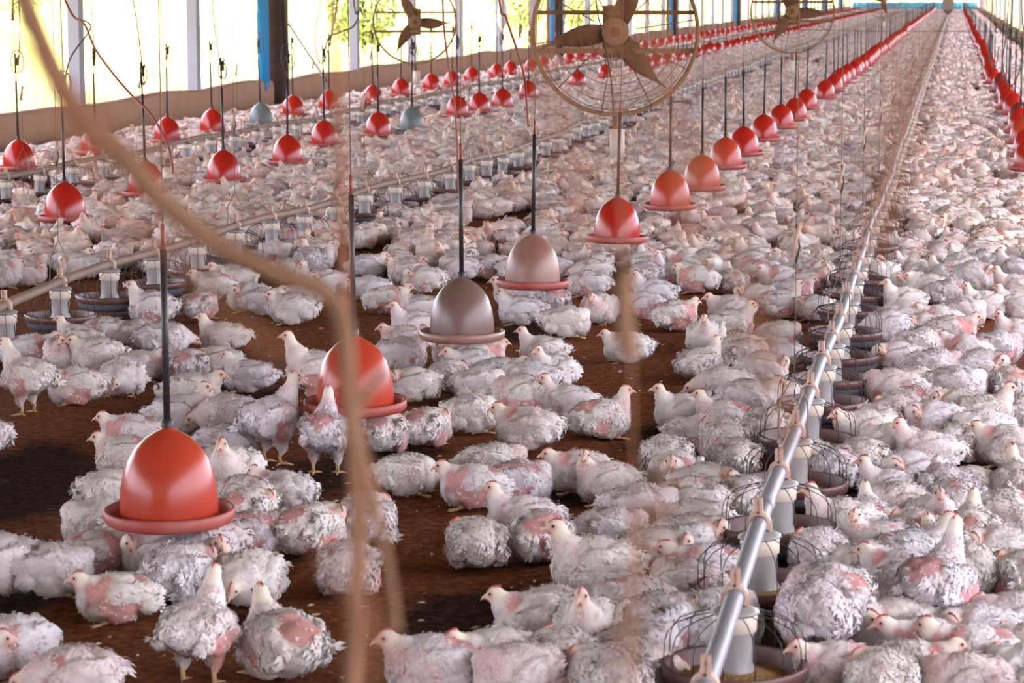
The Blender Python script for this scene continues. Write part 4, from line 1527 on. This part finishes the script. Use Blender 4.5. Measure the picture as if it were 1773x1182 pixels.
for (j, side), lst in buckets.items():
    lst.sort()
    for r, (d, i) in enumerate(lst):
        b = birds[i]
        f = (math.degrees(b[2] - YAW) + 360) % 360
        face = 'facing right' if f < 45 or f >= 315 else 'facing away' if f < 135 else 'facing left' if f < 225 else 'facing us'
        tone = {0: 'white', 1: 'patchy white', 2: 'bare-patched'}[b[4]]
        rank = 'nearest' if r == 0 else ordinal(r + 1) + ' nearest'
        labels[i] = f'{tone} chicken {POSE_W[b[3]]}, {face}, {rank} {side} {LAND[j][2]}'

for i, (x, y, yaw, code, plum, hand) in enumerate(birds):
    me, kids, B = PROTO[code, plum]
    o = link('chicken', me, loc=(x, y, 0.0))
    s = .905 + RNG.normal() * .045
    o.scale = (s, s * (1 if RNG.random() < .5 else -1), s * (1 + RNG.normal() * .04))
    o.rotation_euler = (0, 0, yaw)
    tag(o, labels[i], 'chicken', 'white broiler chickens on the litter')
    if y < 15.5:
        for nm, cm in kids:
            link(nm, cm, o)

# the remaining thousands as one mass
acc_v, acc_c, acc_q, acc_t = [], [], [], []
off = 0
TINT = np.array([[1, .98, .97], [1, .94, .90], [.84, .80, .84], [.94, .80, .74], [1, 1, 1], [.76, .71, .75], [1, .99, 1]])
for x, y in mass:
    dep = project((x, y, .1))[2]
    if dep < 30:
        L = LOD1
    elif dep < 62:
        L = LOD2
    else:
        L = LOD3
    V, fl, C = L[int(RNG.integers(0, len(L)))]
    a = RNG.random() * 6.283
    s = (1 + RNG.normal() * .06) * (.93 if dep < 62 else 1.08 if dep < 120 else 1.3)
    ca, sa = cos(a) * s, sin(a) * s
    W = np.stack([V[:, 0] * ca - V[:, 1] * sa + x, V[:, 0] * sa + V[:, 1] * ca + y, V[:, 2] * s], 1)
    acc_v.append(W.astype(np.float32))
    t = TINT[int(RNG.integers(0, len(TINT)))] * (1 - .1 * RNG.random())
    acc_c.append((C * t).astype(np.float32))
    for f in fl:
        (acc_q if f.shape[1] == 4 else acc_t).append(f + off)
    off += len(V)
me = np_mesh('chicken_flock', np.concatenate(acc_v), [np.concatenate(acc_q), np.concatenate(acc_t)] if acc_t else [np.concatenate(acc_q)], np.concatenate(acc_c), [M['plume']])
tag(link('chicken_flock', me), 'dense white flock filling the barn floor toward the far end', 'chickens', kind='stuff')
print('birds', len(birds), 'mass', len(mass), 'verts', off)


# ------------------------------------------------------------------ ropes and netting hanging close to the lens
def rope(name, pts, dist, r, m, label, group=None):
    return px_tube(name, [at_d(x, y, dist if not isinstance(dist, (list, tuple)) else dist[i]) for i, (x, y) in enumerate(pts)], r, m, label, 'rope', group, 8)


rope('hanging_rope', [(20, -60), (75, 80), (135, 195), (215, 275), (300, 365), (400, 435), (500, 478), (560, 505), (592, 550), (602, 640), (612, 780), (622, 900), (618, 1020), (605, 1250)],
     1.3, (.0060, .0042), M['rope'], 'thick blurred tan rope sagging down from the upper corner, close to us')
rope('hanging_rope', [(602, 640), (618, 740), (640, 830), (662, 930), (678, 1020), (688, 1090)], 1.3, (.0030, .0022), M['rope'], 'frayed strand splitting off the thick tan rope')
rope('hanging_rope', [(608, 720), (635, 680), (668, 640)], 1.3, .0024, M['rope'], 'short stray end sticking out of the tan rope before the orange drinker')
rope('hanging_rope', [(572, -60), (580, 60), (586, 200), (590, 340), (600, 560)], 1.4, .0022, M['redrope'], 'blurred reddish twine hanging straight down beside the trunk pillar')
rope('hanging_rope', [(1083, 470), (1080, 530), (1085, 585), (1092, 620)], 1.3, .0045, M['rope'], 'tan knotted rope end blurred over the bird on the bare patch')
rope('hanging_rope', [(1062, -60), (1066, 200), (1078, 400), (1083, 470)], 1.3, .0010, M['redrope'], 'thin blurred twine in front of the large fan')
rope('hanging_rope', [(1092, 620), (1096, 780), (1092, 950), (1100, 1250)], 1.3, .0008, M['redrope'], 'thin blurred twine hanging from the knotted rope end')

g_ = np.random.default_rng(5)
for i, (xa, ya, xb, yb) in enumerate(((-20, 60, 330, 330), (-20, 20, 200, 260), (40, 120, 260, 420), (250, 380, 520, 640), (930, -40, 1010, 420), (1130, -40, 1180, 420),
                                      (1560, 60, 1490, 460), (1600, 40, 1530, 420), (1190, 250, 1360, 620), (620, 800, 660, 1240), (1160, 820, 1060, 1240), (560, 940, 760, 1240), (1290, 560, 1370, 800))):
    pts = [(xa + (xb - xa) * t + 18 * sin(3 * t + i), ya + (yb - ya) * t) for t in (0, .33, .66, 1)]
    rope('net_strand', pts, .62, .0011, M['redrope'], 'loose reddish netting strand, blurred, close in front of us', 'loose netting strands')
